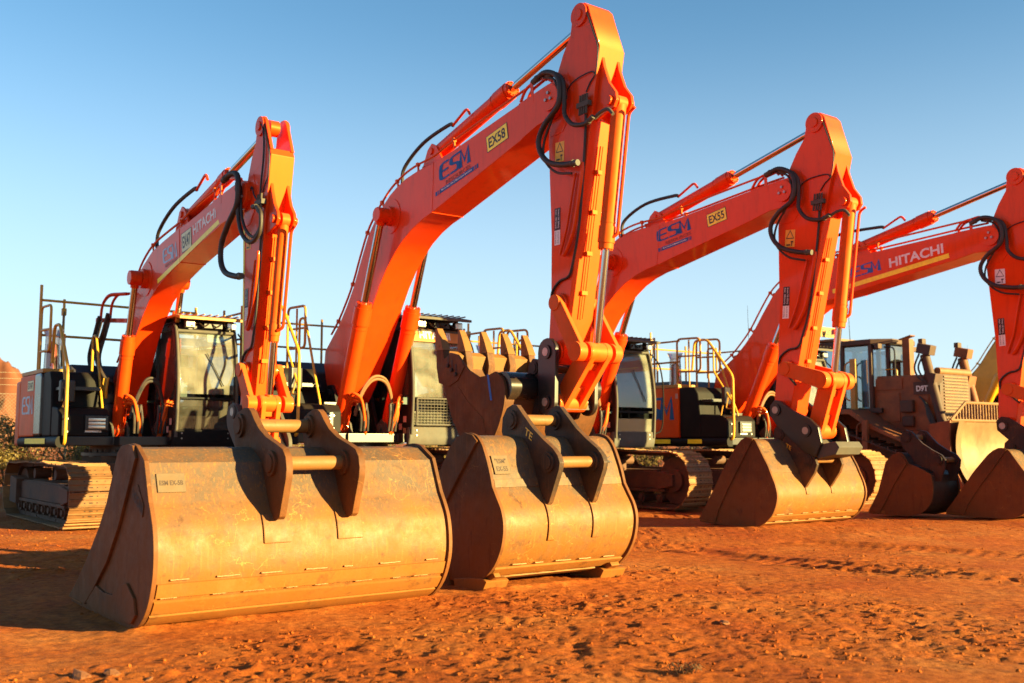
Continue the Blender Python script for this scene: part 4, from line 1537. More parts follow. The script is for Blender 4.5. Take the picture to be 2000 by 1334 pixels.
def out_off(P, d):
    r = []
    for i in range(len(P)):
        a, b = Vector(P[max(i - 1, 0)]), Vector(P[min(i + 1, len(P) - 1)])
        t = (b - a).normalized()
        r.append((P[i][0] - t.y * d, P[i][1] + t.x * d))
    return r

def bucket(parent, prof, y0, y1, mats, side=None, strips=(), ears=None, front=None, lip=True, beads=True, attached=False, seed=1, rim=0.022):
    """prof: outer back profile (x,z) from the top rim round the heel to the lip"""
    rnd = random.Random(seed)
    ms, mside, mear, mstrip = mats
    sh = MB()
    sh.sheet(prof, y0 + 0.012, y1 - 0.012, 0.03)
    shell = sh.build('bucket' if attached else 'shell', ms, parent, smooth=16)
    P = shell if attached else parent
    sp = side or prof
    so = out_off(sp, rim) if not side else side
    for yy, nm in (((y0 - 0.012), 'side_plate'), ((y1 - 0.018), 'side_plate')):
        b = MB()
        b.prism(so, yy, yy + 0.03)
        b.build(nm, mside, P, bevel=0.004)
    if front:
        for yy in (y0 - 0.034, y1 + 0.0125):
            b = MB()
            b.prism(front, yy, yy + 0.0215)
            b.build('side_cutter', mside, P, bevel=0.005)
    c = arclen(prof)
    if lip:
        b = MB()
        l = subpath(prof, c[-1] - 0.28, c[-1], 0.1)
        b.sheet(out_off(l, 0.003), y0 - 0.02, y1 + 0.02, 0.05)
        b.build('cutting_edge', mstrip, P, bevel=0.006)
    for (s0, s1, th) in strips:
        b = MB()
        q = subpath(prof, s0, s1, 0.04)
        b.sheet(out_off(q, -0.003), y0 + 0.03, y1 - 0.03, -th - 0.003)
        b.build('wear_strip', mstrip, P, smooth=28)
        if beads:
            w = MB()
            p = Vector(at_arc(out_off(prof, th * 0.6), arclen(out_off(prof, th * .6)), s0 - 0.004))
            y = y0 + 0.06 + rnd.random() * 0.2
            while y < y1 - 0.2:
                l = rnd.uniform(0.06, 0.17)
                pts = [(p.x + rnd.uniform(-.001, .001), y + l * k / 6, p.y + rnd.uniform(-.0012, .0012)) for k in range(7)]
                w.tube(pts, 0.0062, 6)
                y += l + rnd.uniform(0.09, 0.24)
            if w.v:
                w.build('weld_bead', 'weld', P)['kind'] = 'stuff'
    if ears:
        ys, poly, pins, th, pr = ears
        eo = []
        for yy in ys:
            b = MB()
            b.prism(poly, yy - th / 2, yy + th / 2)
            e = b.build('ear_plate', mear, P, bevel=0.006)
            eo.append(e)
            bb = MB()
            for (px_, pz_) in pins:
                bb.cyl((px_, yy - th / 2 - 0.022, pz_), (px_, yy + th / 2 + 0.022, pz_), pr * 1.75, n=28)
                bb.cyl((px_, yy - th / 2 - 0.034, pz_), (px_, yy + th / 2 + 0.034, pz_), pr * 1.25, n=24)
            bb.build_each('pin_boss', mear, e, bevel=0.004)
        for (px_, pz_) in pins:
            b = MB()
            b.cyl((px_, ys[0], pz_), (px_, ys[1], pz_), pr, n=26)
            b.build('bucket_pin', 'bucket_wear', P)
    return shell, P

def pad(P, prof, s0, s1, yc, w, th, m, name='doubler_pad'):
    q = subpath(prof, s0, s1, 0.03)
    b = MB()
    b.sheet(out_off(q, -0.003), yc - w / 2, yc + w / 2, -th - 0.003)
    return b.build(name, m, P, bevel=0.012, seg=2)
YAW = R(37.2)
RZ = YAW - math.pi / 2

# ---- wide batter bucket in the left foreground
A_PTS = [(-0.30, 1.155), (-0.17, 1.172), (-0.06, 1.160), (0.105, 1.070), (0.215, 0.820), (0.268, 0.738), (0.318, 0.640), (0.345, 0.500), (0.338, 0.355), (0.272, 0.200), (0.16, 0.085), (0.02, 0.028), (-0.15, 0.016), (-0.60, 0.016), (-1.10, 0.016), (-1.48, 0.022)]
A_PROF = smooth_prof(A_PTS, (2, 3, 4, 12))
def place_bucket_a():
    t = thing('loose_bucket', 'widest rusty batter bucket, plate reading ESM EX, front left on bare ground', 'bucket', (-2.452, 6.795, 0.0), RZ)
    W = 2.22
    side = out_off(A_PROF[:-1], 0.024) + [(-1.50, 0.0), (-1.50, 0.045), (-1.36, 0.118), (-1.08, 0.325), (-0.76, 0.60), (-0.60, 0.785), (-0.48, 0.98), (-0.385, 1.13)]
    front = [(-1.50, 0.035), (-1.37, 0.115), (-1.087, 0.322), (-0.768, 0.60), (-0.605, 0.782), (-0.487, 0.975), (-0.39, 1.135), (-0.31, 1.18), (-0.17, 1.192), (-0.07, 1.183), (0.0, 1.10), (-0.137, 0.897), (-0.309, 0.643), (-0.557, 0.374), (-0.83, 0.177), (-1.06, 0.03)]
    c = arclen(A_PROF)
    def s_at(z):     # arc length on the back where height z is passed
        for i in range(3, len(A_PROF)):
            if A_PROF[i][1] <= z:
                return c[i]
    earp = [(-0.232, 1.455), (-0.16, 1.452), (-0.11, 1.427), (-0.052, 1.371), (0.032, 1.304), (0.158, 1.243), (0.346, 1.189), (0.440, 1.158), (0.490, 1.105), (0.508, 1.03), (0.500, 0.96), (0.412, 0.705), (0.380, 0.685), (0.300, 0.685),
            (0.20, 0.80), (0.07, 1.06), (-0.07, 1.13), (-0.20, 1.15), (-0.36, 1.12), (-0.40, 1.26), (-0.385, 1.36), (-0.334, 1.425)]
    sh, P = bucket(t, A_PROF, 0.0, W, ('bucket_grey', 'bucket_rust', 'bucket_rust', 'bucket_wear'), side=side,
                   strips=((s_at(0.335), s_at(0.335) + 0.095, 0.016), (s_at(0.235), s_at(0.235) + 0.100, 0.020), (s_at(0.115), s_at(0.115) + 0.13, 0.020)),
                   ears=((0.83, 1.38), earp, [(-0.284, 1.326), (0.278, 1.06)], 0.05, 0.050), front=front, seed=3)
    s0 = s_at(0.73)
    for y in (0.83, 1.38):
        pad(P, A_PROF, s0, s0 + 0.20, y, 0.20, 0.014, 'bucket_grey')
    # lower side wear plates
    b = MB()
    b.prism([(-1.04, 0.045), (-0.80, 0.19), (-0.62, 0.165), (-0.40, 0.17), (-0.22, 0.26), (-0.10, 0.28), (0.06, 0.20), (0.10, 0.10), (0.02, 0.035), (-0.3, 0.02), (-0.8, 0.02)], -0.032, -0.013)
    b.build('side_wear_plate', 'bucket_rust', P, bevel=0.006)
    b = MB()
    b.prism([(-0.10, 0.90), (0.14, 0.72), (0.16, 0.80), (0.02, 0.93)], -0.018, -0.013)
    nm = b.build('maker_plate', 'bucket_rust', P, bevel=0.003)
    b = MB()
    put_flat(text_mesh('HOGAN', 0.02), (-0.075, -0.0185, 0.835), (0.145, -0.0185, 0.735), (-0.06, -0.0185, 0.905), 'lettering', 'ink_brown', nm, 0.003)
    # identity plate welded on the back
    i0 = Vector((0.137, 0.997))
    i1 = Vector((0.190, 0.877))
    LLp, ULp = Vector((i1.x, 0.05, i1.y)), Vector((i0.x, 0.05, i0.y))
    nrm = Vector((0.906, 0, 0.423))
    b = MB()
    V = []
    for d in (0.0, 0.010):
        for (q, y) in ((LLp, 0.06), (LLp, 0.245), (ULp, 0.245), (ULp, 0.06)):
            V.append(Vector((q.x, y, q.z)) + nrm * d)
    b.add(V, [(3, 2, 1, 0), (4, 5, 6, 7), (0, 1, 5, 4), (1, 2, 6, 5), (2, 3, 7, 6), (3, 0, 4, 7)])
    ip = b.build('identity_plate', 'plate_steel', P, bevel=0.003)
    a0, a1 = LLp.lerp(ULp, 0.36), LLp.lerp(ULp, 0.62)
    put_flat(text_mesh('ESM EX-5B', 0.02), Vector((a0.x, 0.075, a0.z)) + nrm * .0105, Vector((a0.x, 0.230, a0.z)) + nrm * .0105, Vector((a1.x, 0.075, a1.z)) + nrm * .0105, 'lettering', 'ink_brown', ip, 0.001)
    return t

# ---- second loose bucket with corner shrouds
B_PTS = [(-0.42, 1.17), (-0.36, 1.22), (-0.24, 1.262), (-0.12, 1.245), (-0.05, 1.19), (0.0, 1.11), (0.065, 0.965), (0.105, 0.84), (0.165, 0.752), (0.228, 0.655), (0.255, 0.54), (0.232, 0.40), (0.172, 0.285), (0.10, 0.205), (-0.02, 0.125), (-0.2, 0.085), (-0.7, 0.07), (-1.18, 0.06)]
B_PROF = smooth_prof(B_PTS, (7,))
def place_bucket_b():
    t = thing('loose_bucket', 'dusty bucket with toothless corner shrouds, plate reading ESM EX-55, beside the widest bucket', 'bucket', (-0.226, 8.39, 0.0), RZ)
    W = 1.45
    side = out_off(B_PROF[:-1], 0.022) + [(-1.2, 0.045), (-1.2, 0.12), (-1.0, 0.40), (-0.72, 0.82), (-0.55, 1.04)]
    front = [(-1.2, 0.12), (-1.0, 0.40), (-0.72, 0.82), (-0.55, 1.04), (-0.46, 1.165), (-0.36, 1.245), (-0.24, 1.285), (-0.13, 1.268), (-0.06, 1.215), (-0.30, 0.95), (-0.55, 0.66), (-0.80, 0.36), (-1.0, 0.12)]
    c = arclen(B_PROF)
    def s_at(z):
        for i in range(12, len(B_PROF)):
            if B_PROF[i][1] <= z:
                return c[i]
    earp = [(-0.25, 1.530), (-0.19, 1.525), (-0.12, 1.461), (0.027, 1.329), (0.165, 1.234), (0.30, 1.155), (0.36, 1.10), (0.389, 1.04), (0.375, 0.98), (0.250, 0.715), (0.22, 0.69), (0.19, 0.70), (0.13, 0.82), (0.03, 1.05), (-0.07, 1.19), (-0.2, 1.235), (-0.36, 1.19), (-0.405, 1.30), (-0.39, 1.42), (-0.33, 1.50)]
    sh, P = bucket(t, B_PROF, 0.0, W, ('bucket_grey', 'bucket_rust', 'bucket_ear', 'bucket_wear'), side=side,
                   strips=((s_at(0.215), s_at(0.215) + 0.10, 0.018), (s_at(0.13), s_at(0.13) + 0.10, 0.018)),
                   ears=((0.50, 0.985), earp, [(-0.25, 1.398), (0.244, 1.041)], 0.05, 0.048), front=front, seed=5)
    # narrow straps that run down the back from the ears
    s0 = s_at(0.74)
    for y in (0.47, 0.955):
        pad(P, B_PROF, s0, s0 + 0.34, y + 0.035, 0.09, 0.016, 'bucket_grey', 'back_strap')
    # raised seam across the back under the identity plate
    pad(P, B_PROF, s_at(0.86) - 0.07, s_at(0.86) + 0.0, W / 2, W - 0.06, 0.008, 'bucket_grey', 'seam_plate')
    # corner shrouds (heel guards)
    for ya, yb in ((-0.03, 0.20), (W - 0.22, W + 0.05)):
        b = MB()
        b.prism([(0.02, 0.118), (0.075, 0.095), (0.02, 0.015), (-0.12, 0.0), (-0.38, 0.0), (-0.40, 0.075), (-0.2, 0.10)], ya, yb)
        b.build('corner_shroud', 'bucket_wear', P, bevel=0.012)
        b = MB()
        b.prism([(-0.50, 0.13), (-0.46, 0.0), (-0.62, 0.0), (-0.85, 0.02), (-0.86, 0.14), (-0.66, 0.18)], ya, yb)
        b.build('corner_shroud', 'bucket_rust', P, bevel=0.012)
        b = MB()
        b.prism([(0.10, 0.165), (0.125, 0.135), (0.02, 0.085), (-0.03, 0.13)], ya + 0.05, yb - 0.12)
        b.build('shroud_lug', 'bucket_wear', P, bevel=0.01)
    # identity plate
    LLp, ULp = Vector((0.077, 0, 0.945)), Vector((0.012, 0, 1.095))
    nrm = Vector((0.917, 0, 0.398))
    b = MB()
    V = []
    for d in (0.0, 0.010):
        for (q, y) in ((LLp, 0.05), (LLp, 0.21), (ULp, 0.21), (ULp, 0.05)):
            V.append(Vector((q.x, y, q.z)) + nrm * d)
    b.add(V, [(3, 2, 1, 0), (4, 5, 6, 7), (0, 1, 5, 4), (1, 2, 6, 5), (2, 3, 7, 6), (3, 0, 4, 7)])
    ip = b.build('identity_plate', 'plate_steel', P, bevel=0.003)
    for k, (tx, u0, u1) in enumerate((('"ESM"', 0.56, 0.82), ('EX-55', 0.14, 0.40))):
        a0, a1 = LLp.lerp(ULp, u0), LLp.lerp(ULp, u1)
        put_flat(text_mesh(tx, 0.02), Vector((a0.x, 0.075, a0.z)) + nrm * .0105, Vector((a0.x, 0.188, a0.z)) + nrm * .0105, Vector((a1.x, 0.075, a1.z)) + nrm * .0105, 'lettering', 'ink_brown', ip, 0.001)
    # paint-marker letters on the left ear
    e0 = 0.475 - 0.002
    put_flat(text_mesh('TE', 0.012), (-0.075, e0, 1.275), (0.025, e0, 1.215), (-0.055, e0, 1.335), 'lettering', 'decal_orange', P, 0.003)
    # chalk scrawl on the right end
    sc = strokes([[(0.1, 0.9), (0.5, 0.75), (0.9, 0.95)], [(0.5, 0.75), (0.35, 0.4), (0.1, 0.2)], [(0.5, 0.6), (0.95, 0.4)], [(0.2, 0.45), (0.7, 0.5)]], 0.07)
    u0, u1 = Vector((0.068, 0, 0.985)), Vector((0.026, 0, 1.085))
    put_flat(sc, Vector((u0.x, 1.26, u0.z)) + nrm * .004, Vector((u0.x, 1.36, u0.z)) + nrm * .004, Vector((u1.x, 1.26, u1.z)) + nrm * .004, 'marker_scrawl', 'ink', P, 0.003)
    return t

# ---- canonical general bucket (profile traced from the one on the third excavator)
C_PTS = [(-0.24, 1.11), (-0.13, 1.17), (-0.02, 1.14), (0.035, 1.06), (0.10, 0.95), (0.19, 0.80), (0.235, 0.70), (0.305, 0.545), (0.325, 0.39), (0.25, 0.20), (0.10, 0.07), (-0.06, 0.018), (-0.47, 0.018), (-0.98, 0.035)]
def c_parts(f, k):
    prof = smooth_prof([f(p) for p in C_PTS], (4, 11))
    side = out_off(prof[:-1], 0.022) + [f(p) for p in [(-1.0, 0.02), (-0.99, 0.07), (-0.85, 0.27), (-0.515, 0.79), (-0.30, 1.06)]]
    front = [f(p) for p in [(-1.0, 0.06), (-0.853, 0.268), (-0.518, 0.792), (-0.305, 1.07), (-0.22, 1.15), (-0.13, 1.195), (-0.02, 1.165), (-0.23, 0.84), (-0.46, 0.50), (-0.64, 0.2), (-0.70, 0.03)]]
    return prof, side, front
# ------------------------------------------------------------------ the four orange excavators
HOSES = [([(5.45, 5.75), (5.66, 5.80), (5.88, 5.70), (5.95, 5.53), (5.91, 5.31), (5.67, 5.15), (5.54, 4.98), (5.57, 4.80), (5.73, 4.64), (6.0, 4.55), (6.25, 4.52)], 0.034, 0.13, 'hose', 'hose'),
         ([(5.70, 5.76), (5.85, 5.73), (5.98, 5.60), (6.0, 5.33), (6.01, 5.17), (6.15, 5.02), (6.37, 4.97), (6.50, 5.01)], 0.028, 0.10, 'hose', 'hose'),
         ([(5.60, 5.76), (5.82, 5.66), (5.87, 5.36), (5.62, 4.97), (5.61, 4.71), (5.83, 4.50), (6.13, 4.42)], 0.016, 0.10, 'thin_hose', 'hose'),
         ([(6.50, 5.01), (6.62, 5.06), (6.74, 5.06), (6.82, 4.98)], 0.022, 0.06, 'oil_pipe', 'grey_steel'),
         ([(6.25, 4.54), (6.24, 4.40), (6.17, 4.03), (6.09, 3.74), (5.97, 3.53), (5.90, 3.46)], 0.026, 0.04, 'oil_pipe', 'paint'),
         ([(6.12, 4.44), (6.08, 4.30), (5.99, 3.95), (5.94, 3.77), (5.82, 3.48)], 0.016, 0.03, 'oil_pipe', 'paint'),
         ([(6.30, 6.44), (6.44, 6.10), (6.515, 5.89), (6.48, 5.60), (6.38, 5.50), (6.30, 5.40)], 0.008, 0.012, 'grease_line', 'ink'),
         ([(6.30, 5.12), (6.29, 4.9), (6.25, 4.46), (6.17, 3.8), (6.05, 3.36), (5.97, 3.2), (5.80, 3.16), (5.66, 3.05), (5.66, 2.92), (5.80, 2.80), (5.95, 2.66)], 0.016, 0.02, 'grease_hose', 'hose'),
         ([(5.95, 5.40), (5.97, 5.52), (6.12, 5.60), (6.40, 5.62), (6.48, 5.56)], 0.008, 0.02, 'grease_line', 'ink')]
GRP = 'orange excavators parked in a row'

cfg2 = dict(big=True, s=1.04, foot=FOOT0, knee=KNEE0, tip=TIP0, bw=0.27, aw=0.20, bcyl=(0.60, 1.45), bcb=0.58, acyl=((2.75, 5.50), 1.82), bccyl=1.68,
            lpin=(6.20, 2.27), hpin=(5.69, 1.69), armlines=HOSES, strips=((-1.5, -1.0), (-0.2, 0.3)), cab_y=(0.47, 1.53), cab_x=1.23, cab_zt=3.13, header=True, group=GRP,
            hitch=[('h', link_plate(TIP0, (5.69, 1.69), 0.17, 0.16), 0.29, 0.35, 'black_steel')],
            hitch_core=[[(5.55, 2.0), (5.62, 1.6), (5.78, 1.6), (5.76, 1.75), (5.66, 2.05)]], core_mat='grey_steel')
cfg3 = dict(big=True, s=1.0, foot=(0.10, 1.95), knee=(5.64, 4.88), tip=(5.446, 1.674), bw=0.26, aw=0.195, bcyl=(0.62, 1.42), bcb=0.58, acyl=((2.85, 5.0), 1.62), bccyl=1.70,
            lpin=(6.205, 2.075), hpin=(5.962, 1.372), armlines=HOSES, strips=((-1.5, -1.0), (-0.2, 0.3)), cab_y=(0.45, 1.48), cab_x=1.17, cab_zt=3.00, group=GRP,
            hitch=[('h', [(5.34, 1.74), (5.42, 1.82), (5.53, 1.80), (5.70, 1.68), (6.02, 1.54), (6.16, 1.42), (6.21, 1.20), (6.10, 1.0), (5.90, 1.08), (5.70, 1.24), (5.45, 1.45), (5.33, 1.60)], 0.28, 0.335, 'black_steel')],
            hitch_core=[[(6.0, 1.16), (6.40, 1.22), (6.46, 1.14), (6.40, 1.04), (6.1, 0.98)], [(5.55, 1.50), (5.9, 1.30), (6.08, 1.1), (6.0, 1.02), (5.5, 1.38)]], core_mat='grey_steel')
cfg4 = dict(big=True, s=1.0, foot=(-0.10, 1.85), knee=(5.59, 4.56), tip=(5.68, 1.469), bw=0.26, aw=0.19, bcyl=(0.45, 1.40), bcb=0.60, acyl=((3.02, 4.80), 1.45), bccyl=1.55,
            lpin=(6.36, 1.86), hpin=(6.24, 1.17), armlines=HOSES, strips=((-1.05, -0.52), (-0.05, 0.32)), cab_y=(0.45, 1.48), cab_x=1.17, cab_zt=3.00, group=GRP, valve=False,
            hitch=[('h', [(5.57, 1.55), (5.65, 1.62), (5.77, 1.60), (6.02, 1.45), (6.32, 1.30), (6.40, 1.10), (6.33, 0.98), (6.1, 0.98), (5.72, 1.28), (5.58, 1.40)], 0.27, 0.325, 'bucket_dark')],
            hitch_core=[[(5.8, 1.36), (6.1, 1.2), (6.25, 1.04), (6.1, 1.0), (5.75, 1.26)]], core_mat='black_steel')
B1TOP = [(-0.42, 1.82), (-0.52, 2.02), (-0.60, 2.27), (-0.42, 2.44), (-0.2, 2.62), (0.02, 2.88), (0.19, 3.18), (0.32, 3.46), (0.47, 3.74), (0.75, 3.96), (1.18, 4.13), (1.73, 4.215), (2.39, 4.29), (2.83, 4.33), (3.70, 4.44), (4.44, 4.51)]
B1HEAD = [(4.70, 4.52), (4.87, 4.48), (4.95, 4.36), (4.93, 4.22), (4.82, 4.13)]
B1LOW = [(4.42, 4.10), (3.98, 4.07), (2.45, 3.79), (1.90, 3.66), (1.50, 3.54), (1.12, 3.37), (0.82, 3.14), (0.47, 2.82), (0.12, 2.27), (0.02, 1.85), (-0.08, 1.62), (-0.22, 1.57), (-0.36, 1.66)]
HOSES1 = [([(5.25, 5.80), (5.5, 5.83), (5.74, 5.76), (5.80, 5.56), (5.74, 5.30), (5.46, 5.10), (5.20, 4.85), (5.17, 4.58), (5.34, 4.38), (5.70, 4.26), (5.95, 4.22)], 0.036, 0.15, 'hose', 'hose'),
          ([(5.70, 5.62), (5.72, 5.35), (5.78, 5.05), (5.95, 4.80), (6.25, 4.66), (6.52, 4.75), (6.56, 5.0), (6.40, 5.14), (6.30, 5.16)], 0.026, 0.13, 'hose', 'hose'),
          ([(5.74, 5.60), (5.76, 5.30), (5.84, 5.05), (6.0, 4.86), (6.25, 4.74), (6.45, 4.84), (6.48, 5.0), (6.36, 5.10)], 0.02, 0.10, 'thin_hose', 'hose'),
          HOSES[4], HOSES[5], HOSES[6], HOSES[7],
          ([(6.20, 6.46), (6.32, 6.30), (6.34, 5.95), (6.26, 5.55), (6.22, 5.28)], 0.012, 0.02, 'grease_line', 'ink'),
          ([(6.22, 5.26), (6.05, 5.40), (5.95, 5.55), (5.86, 5.36)], 0.01, 0.03, 'grease_line', 'ink')]
cfg1 = dict(big=False, s=1.0, foot=(-0.20, 1.72), knee=(4.77, 4.31), tip=(4.84, 1.58), bw=0.19, aw=0.155, bcyl=(0.35, 1.40), bcb=0.60, acyl=((2.30, 4.52), 1.48), bccyl=1.42,
            boom_outline=(B1TOP, B1HEAD, B1LOW), bpin=(0.98, 3.73), lpin=(5.20, 1.67), hpin=(5.12, 1.18), armlines=HOSES1, strips=((-1.25, 0.10),), cab_y=(0.25, 1.26), cab_x=1.15, cab_zt=3.06, group=GRP,
            fork=True, rail_z=(2.86, 3.34), trim='grey_steel', skirt='black_panel', cab_mat='gloss_black', ear_shift=(-0.06, -0.26),
            hitch=[('h', link_plate((4.80, 1.50), (5.12, 1.18), 0.19, 0.17), 0.24, 0.29, 'grey_steel')],
            hitch_core=[[(4.9, 1.3), (5.2, 1.0), (5.3, 1.1), (5.05, 1.4)]], core_mat='black_steel')

ex1, boom1, arm1, side1, tank1, tool1 = excavator((-6.111, 16.617), YAW, cfg1, 'smallest orange excavator numbered EX47, leftmost of the row')
ex2, boom2, arm2, side2, tank2, tool2 = excavator((-2.75, 17.10), YAW, cfg2, 'tallest orange excavator numbered EX58 with its toothed bucket curled up')
ex3, boom3, arm3, side3, tank3, tool3 = excavator((0.799, 19.409), YAW, cfg3, 'orange excavator numbered EX55 resting its wide bucket on the ground')
ex4, boom4, arm4, side4, tank4, tool4 = excavator((4.65, 21.10), YAW, cfg4, 'rightmost orange excavator, white lettering and yellow stripe on its boom')

# boom lettering
w2, w3, w4, w1 = -0.27, -0.26, -0.26, -0.19
def tagline(b, LL, LR, UL, w, txt):
    LLv, LRv, ULv = Vector(LL), Vector(LR), Vector(UL)
    e = LRv - LLv
    u = ULv - LLv
    decal(b, '', LL, LR, UL, w, 'decal_blue', 'tagline_band', 0.003)
    a, c = LLv + e * 0.15 + u * 0.18, LLv + e * 0.86 + u * 0.18
    decal(b, '', tuple(LLv + e * 0.13), tuple(LLv + e * 0.88), tuple(ULv + e * 0.13), w, 'decal_blue', 'tagline_band', 0.0045)
    decal(b, txt, tuple(a), tuple(c), tuple(a + u * 0.64), w, 'white', 'lettering', 0.006, 0.01)
    for k in (0.045, 0.085, 0.905, 0.945):
        p = LLv + e * k
        decal(b, '', tuple(p), tuple(p + e * 0.015), tuple(p + u + e * 0.02), w, 'paint', 'tagline_slash', 0.006)
decal(boom2, 'ESM*', (3.19, 4.92), (3.95, 5.05), (3.18, 5.18), w2, 'decal_blue', 'logo')
decal(boom2, 'RESOURCES', (3.36, 4.855), (3.97, 4.965), (3.35, 4.91), w2, 'ink_red')
tagline(boom2, (3.09, 4.73), (4.15, 4.93), (3.08, 4.79), w2, 'Mobile Plant Hire & Maintenance Specialists')
def number_plate(b, LL, LR, UL, w, txt, m='decal_yellow'):
    LLv, LRv, ULv = Vector(LL), Vector(LR), Vector(UL)
    e, u = LRv - LLv, ULv - LLv
    decal(b, '', tuple(LLv - e * 0.03 - u * 0.04), tuple(LRv + e * 0.03 - u * 0.04), tuple(ULv - e * 0.03 + u * 0.04), w, 'ink', 'plate_border', 0.003)
    decal(b, '', LL, LR, UL, w, m, 'number_plate', 0.005)
    decal(b, txt, tuple(LLv + e * 0.09 + u * 0.17), tuple(LLv + e * 0.91 + u * 0.17), tuple(LLv + e * 0.09 + u * 0.83), w, 'ink', 'lettering', 0.007, 0.02)
number_plate(boom2, (4.37, 5.09), (4.82, 5.18), (4.335, 5.30), w2, 'EX58')
decal(boom3, 'ESM*', (3.04, 4.52), (3.78, 4.62), (3.02, 4.73), w3, 'decal_blue', 'logo')
decal(boom3, 'RESOURCES', (3.23, 4.46), (3.80, 4.54), (3.22, 4.51), w3, 'ink_red')
tagline(boom3, (3.06, 4.36), (3.80, 4.455), (3.05, 4.42), w3, 'Mobile Plant Hire & Maintenance Specialists')
number_plate(boom3, (4.16, 4.60), (4.54, 4.66), (4.13, 4.79), w3, 'EX55')
decal(boom4, 'ESM*', (2.95, 4.20), (3.56, 4.28), (2.95, 4.40), w4, 'decal_sky', 'logo')
decal(boom4, 'HITACHI', (3.74, 4.29), (4.77, 4.41), (3.73, 4.46), w4, 'white', 'lettering', 0.004, 0.03)
decal(boom4, '', (2.55, 3.97), (4.87, 4.31), (2.54, 4.05), w4, 'decal_yellow', 'reflective_strip')
decal(boom1, 'ESM*', (1.75, 3.85), (2.34, 3.89), (1.69, 4.08), w1, 'decal_grey', 'logo')
decal(boom1, 'RESOURCES', (1.85, 3.79), (2.36, 3.84), (1.84, 3.83), w1, 'ink_red')
number_plate(boom1, (2.55, 3.91), (2.92, 3.95), (2.50, 4.18), w1, 'EX47', 'decal_pale')
decal(boom1, 'HITACHI', (2.98, 4.09), (3.82, 4.20), (2.94, 4.24), w1, 'white', 'lettering', 0.004, 0.03)
decal(boom1, '', (1.52, 3.59), (4.08, 4.12), (1.50, 3.66), w1, 'decal_yellow', 'reflective_strip')
# arm stickers
def arm_stickers(arm, cfg, col):
    f, k = simil(KNEE0, TIP0, cfg['knee'], cfg['tip'])
    w = -cfg['aw']
    q = [f(p) for p in ((5.70, 4.66), (5.87, 4.65), (5.71, 4.91))]
    decal(arm, '', *q, w, col, 'warning_label', 0.003)
    tri = strokes([[(0.12, 0.50), (0.88, 0.50), (0.5, 0.95), (0.12, 0.50)]], 0.05)
    e, u = Vector(q[1]) - Vector(q[0]), Vector(q[2]) - Vector(q[0])
    put_flat(tri, (q[0][0], w, q[0][1]), (q[1][0], w, q[1][1]), (q[2][0], w, q[2][1]), 'warning_sign', 'ink', arm, 0.005)
    fig = strokes([[(0.15, 0.12), (0.55, 0.12)], [(0.7, 0.05), (0.7, 0.35)], [(0.6, 0.3), (0.85, 0.3)]], 0.08)
    put_flat(fig, (q[0][0], w, q[0][1]), (q[1][0], w, q[1][1]), (q[2][0], w, q[2][1]), 'warning_sign', 'ink', arm, 0.005)
    q = [f(p) for p in ((5.68, 3.62), (5.79, 3.62), (5.69, 4.08))]
    decal(arm, '', *q, w, 'white', 'data_label', 0.003)
    e, u = Vector(q[1]) - Vector(q[0]), Vector(q[2]) - Vector(q[0])
    p0 = Vector(q[0]) + u * 0.40
    decal(arm, '', tuple(p0), tuple(p0 + e), tuple(p0 + u * 0.6), w, 'ink', 'data_label', 0.005)
    for c, t in ((0.12, 'Auto  100 hourly'), (0.56, 'Grease 100 250hrly')):
        a = Vector(q[0]) + u * 0.97 + e * c
        decal(arm, t, tuple(a), tuple(a - u * 0.52), tuple(a + e * 0.30), w, 'white', 'lettering', 0.007, 0.01)
        a = Vector(q[0]) + u * 0.37 + e * c
        decal(arm, 'serviced daily', tuple(a), tuple(a - u * 0.33), tuple(a + e * 0.25), w, 'ink', 'lettering', 0.007, 0.0)
for a_, c_, m_ in ((arm1, cfg1, 'decal_orange'), (arm2, cfg2, 'decal_orange'), (arm3, cfg3, 'decal_orange'), (arm4, cfg4, 'white')):
    arm_stickers(a_, c_, m_)
f_, k_ = simil(KNEE0, TIP0, cfg1['knee'], cfg1['tip'])
q = [f_(p) for p in ((5.61, 2.7), (5.66, 2.7), (5.60, 5.2))]
decal(arm1, '', q[0], q[1], q[2], -cfg1['aw'], 'decal_yellow', 'reflective_strip', 0.003)
# side panel lettering
hw4 = -1.45 + 0.01
decal(side4, 'ESM*', (-1.55, 1.66), (-0.44, 1.66), (-1.55, 2.12), hw4, 'decal_blue', 'lettering', 0.004, 0.02)
decal(side4, '', (-0.38, 2.08), (-0.31, 2.08), (-0.38, 2.18), hw4, 'sticker_pink', 'sticker', 0.004)
decal(side3, 'ESM*', (-1.55, 1.66), (-0.44, 1.66), (-1.55, 2.12), hw4, 'decal_blue', 'lettering', 0.004, 0.02)
decal(side2, 'ESM*', (-1.60, 1.72), (-0.46, 1.72), (-1.60, 2.20), -1.45 * 1.04 + 0.01, 'decal_blue', 'lettering', 0.004, 0.02)
decal(side1, 'ESM*', (-1.60, 1.66), (-0.86, 1.66), (-1.60, 1.96), -1.35, 'decal_grey', 'lettering', 0.004, 0.02)
number_plate(side1, (-1.25, 2.04), (-0.84, 2.04), (-1.25, 2.20), -1.35, 'EX47', 'decal_pale')

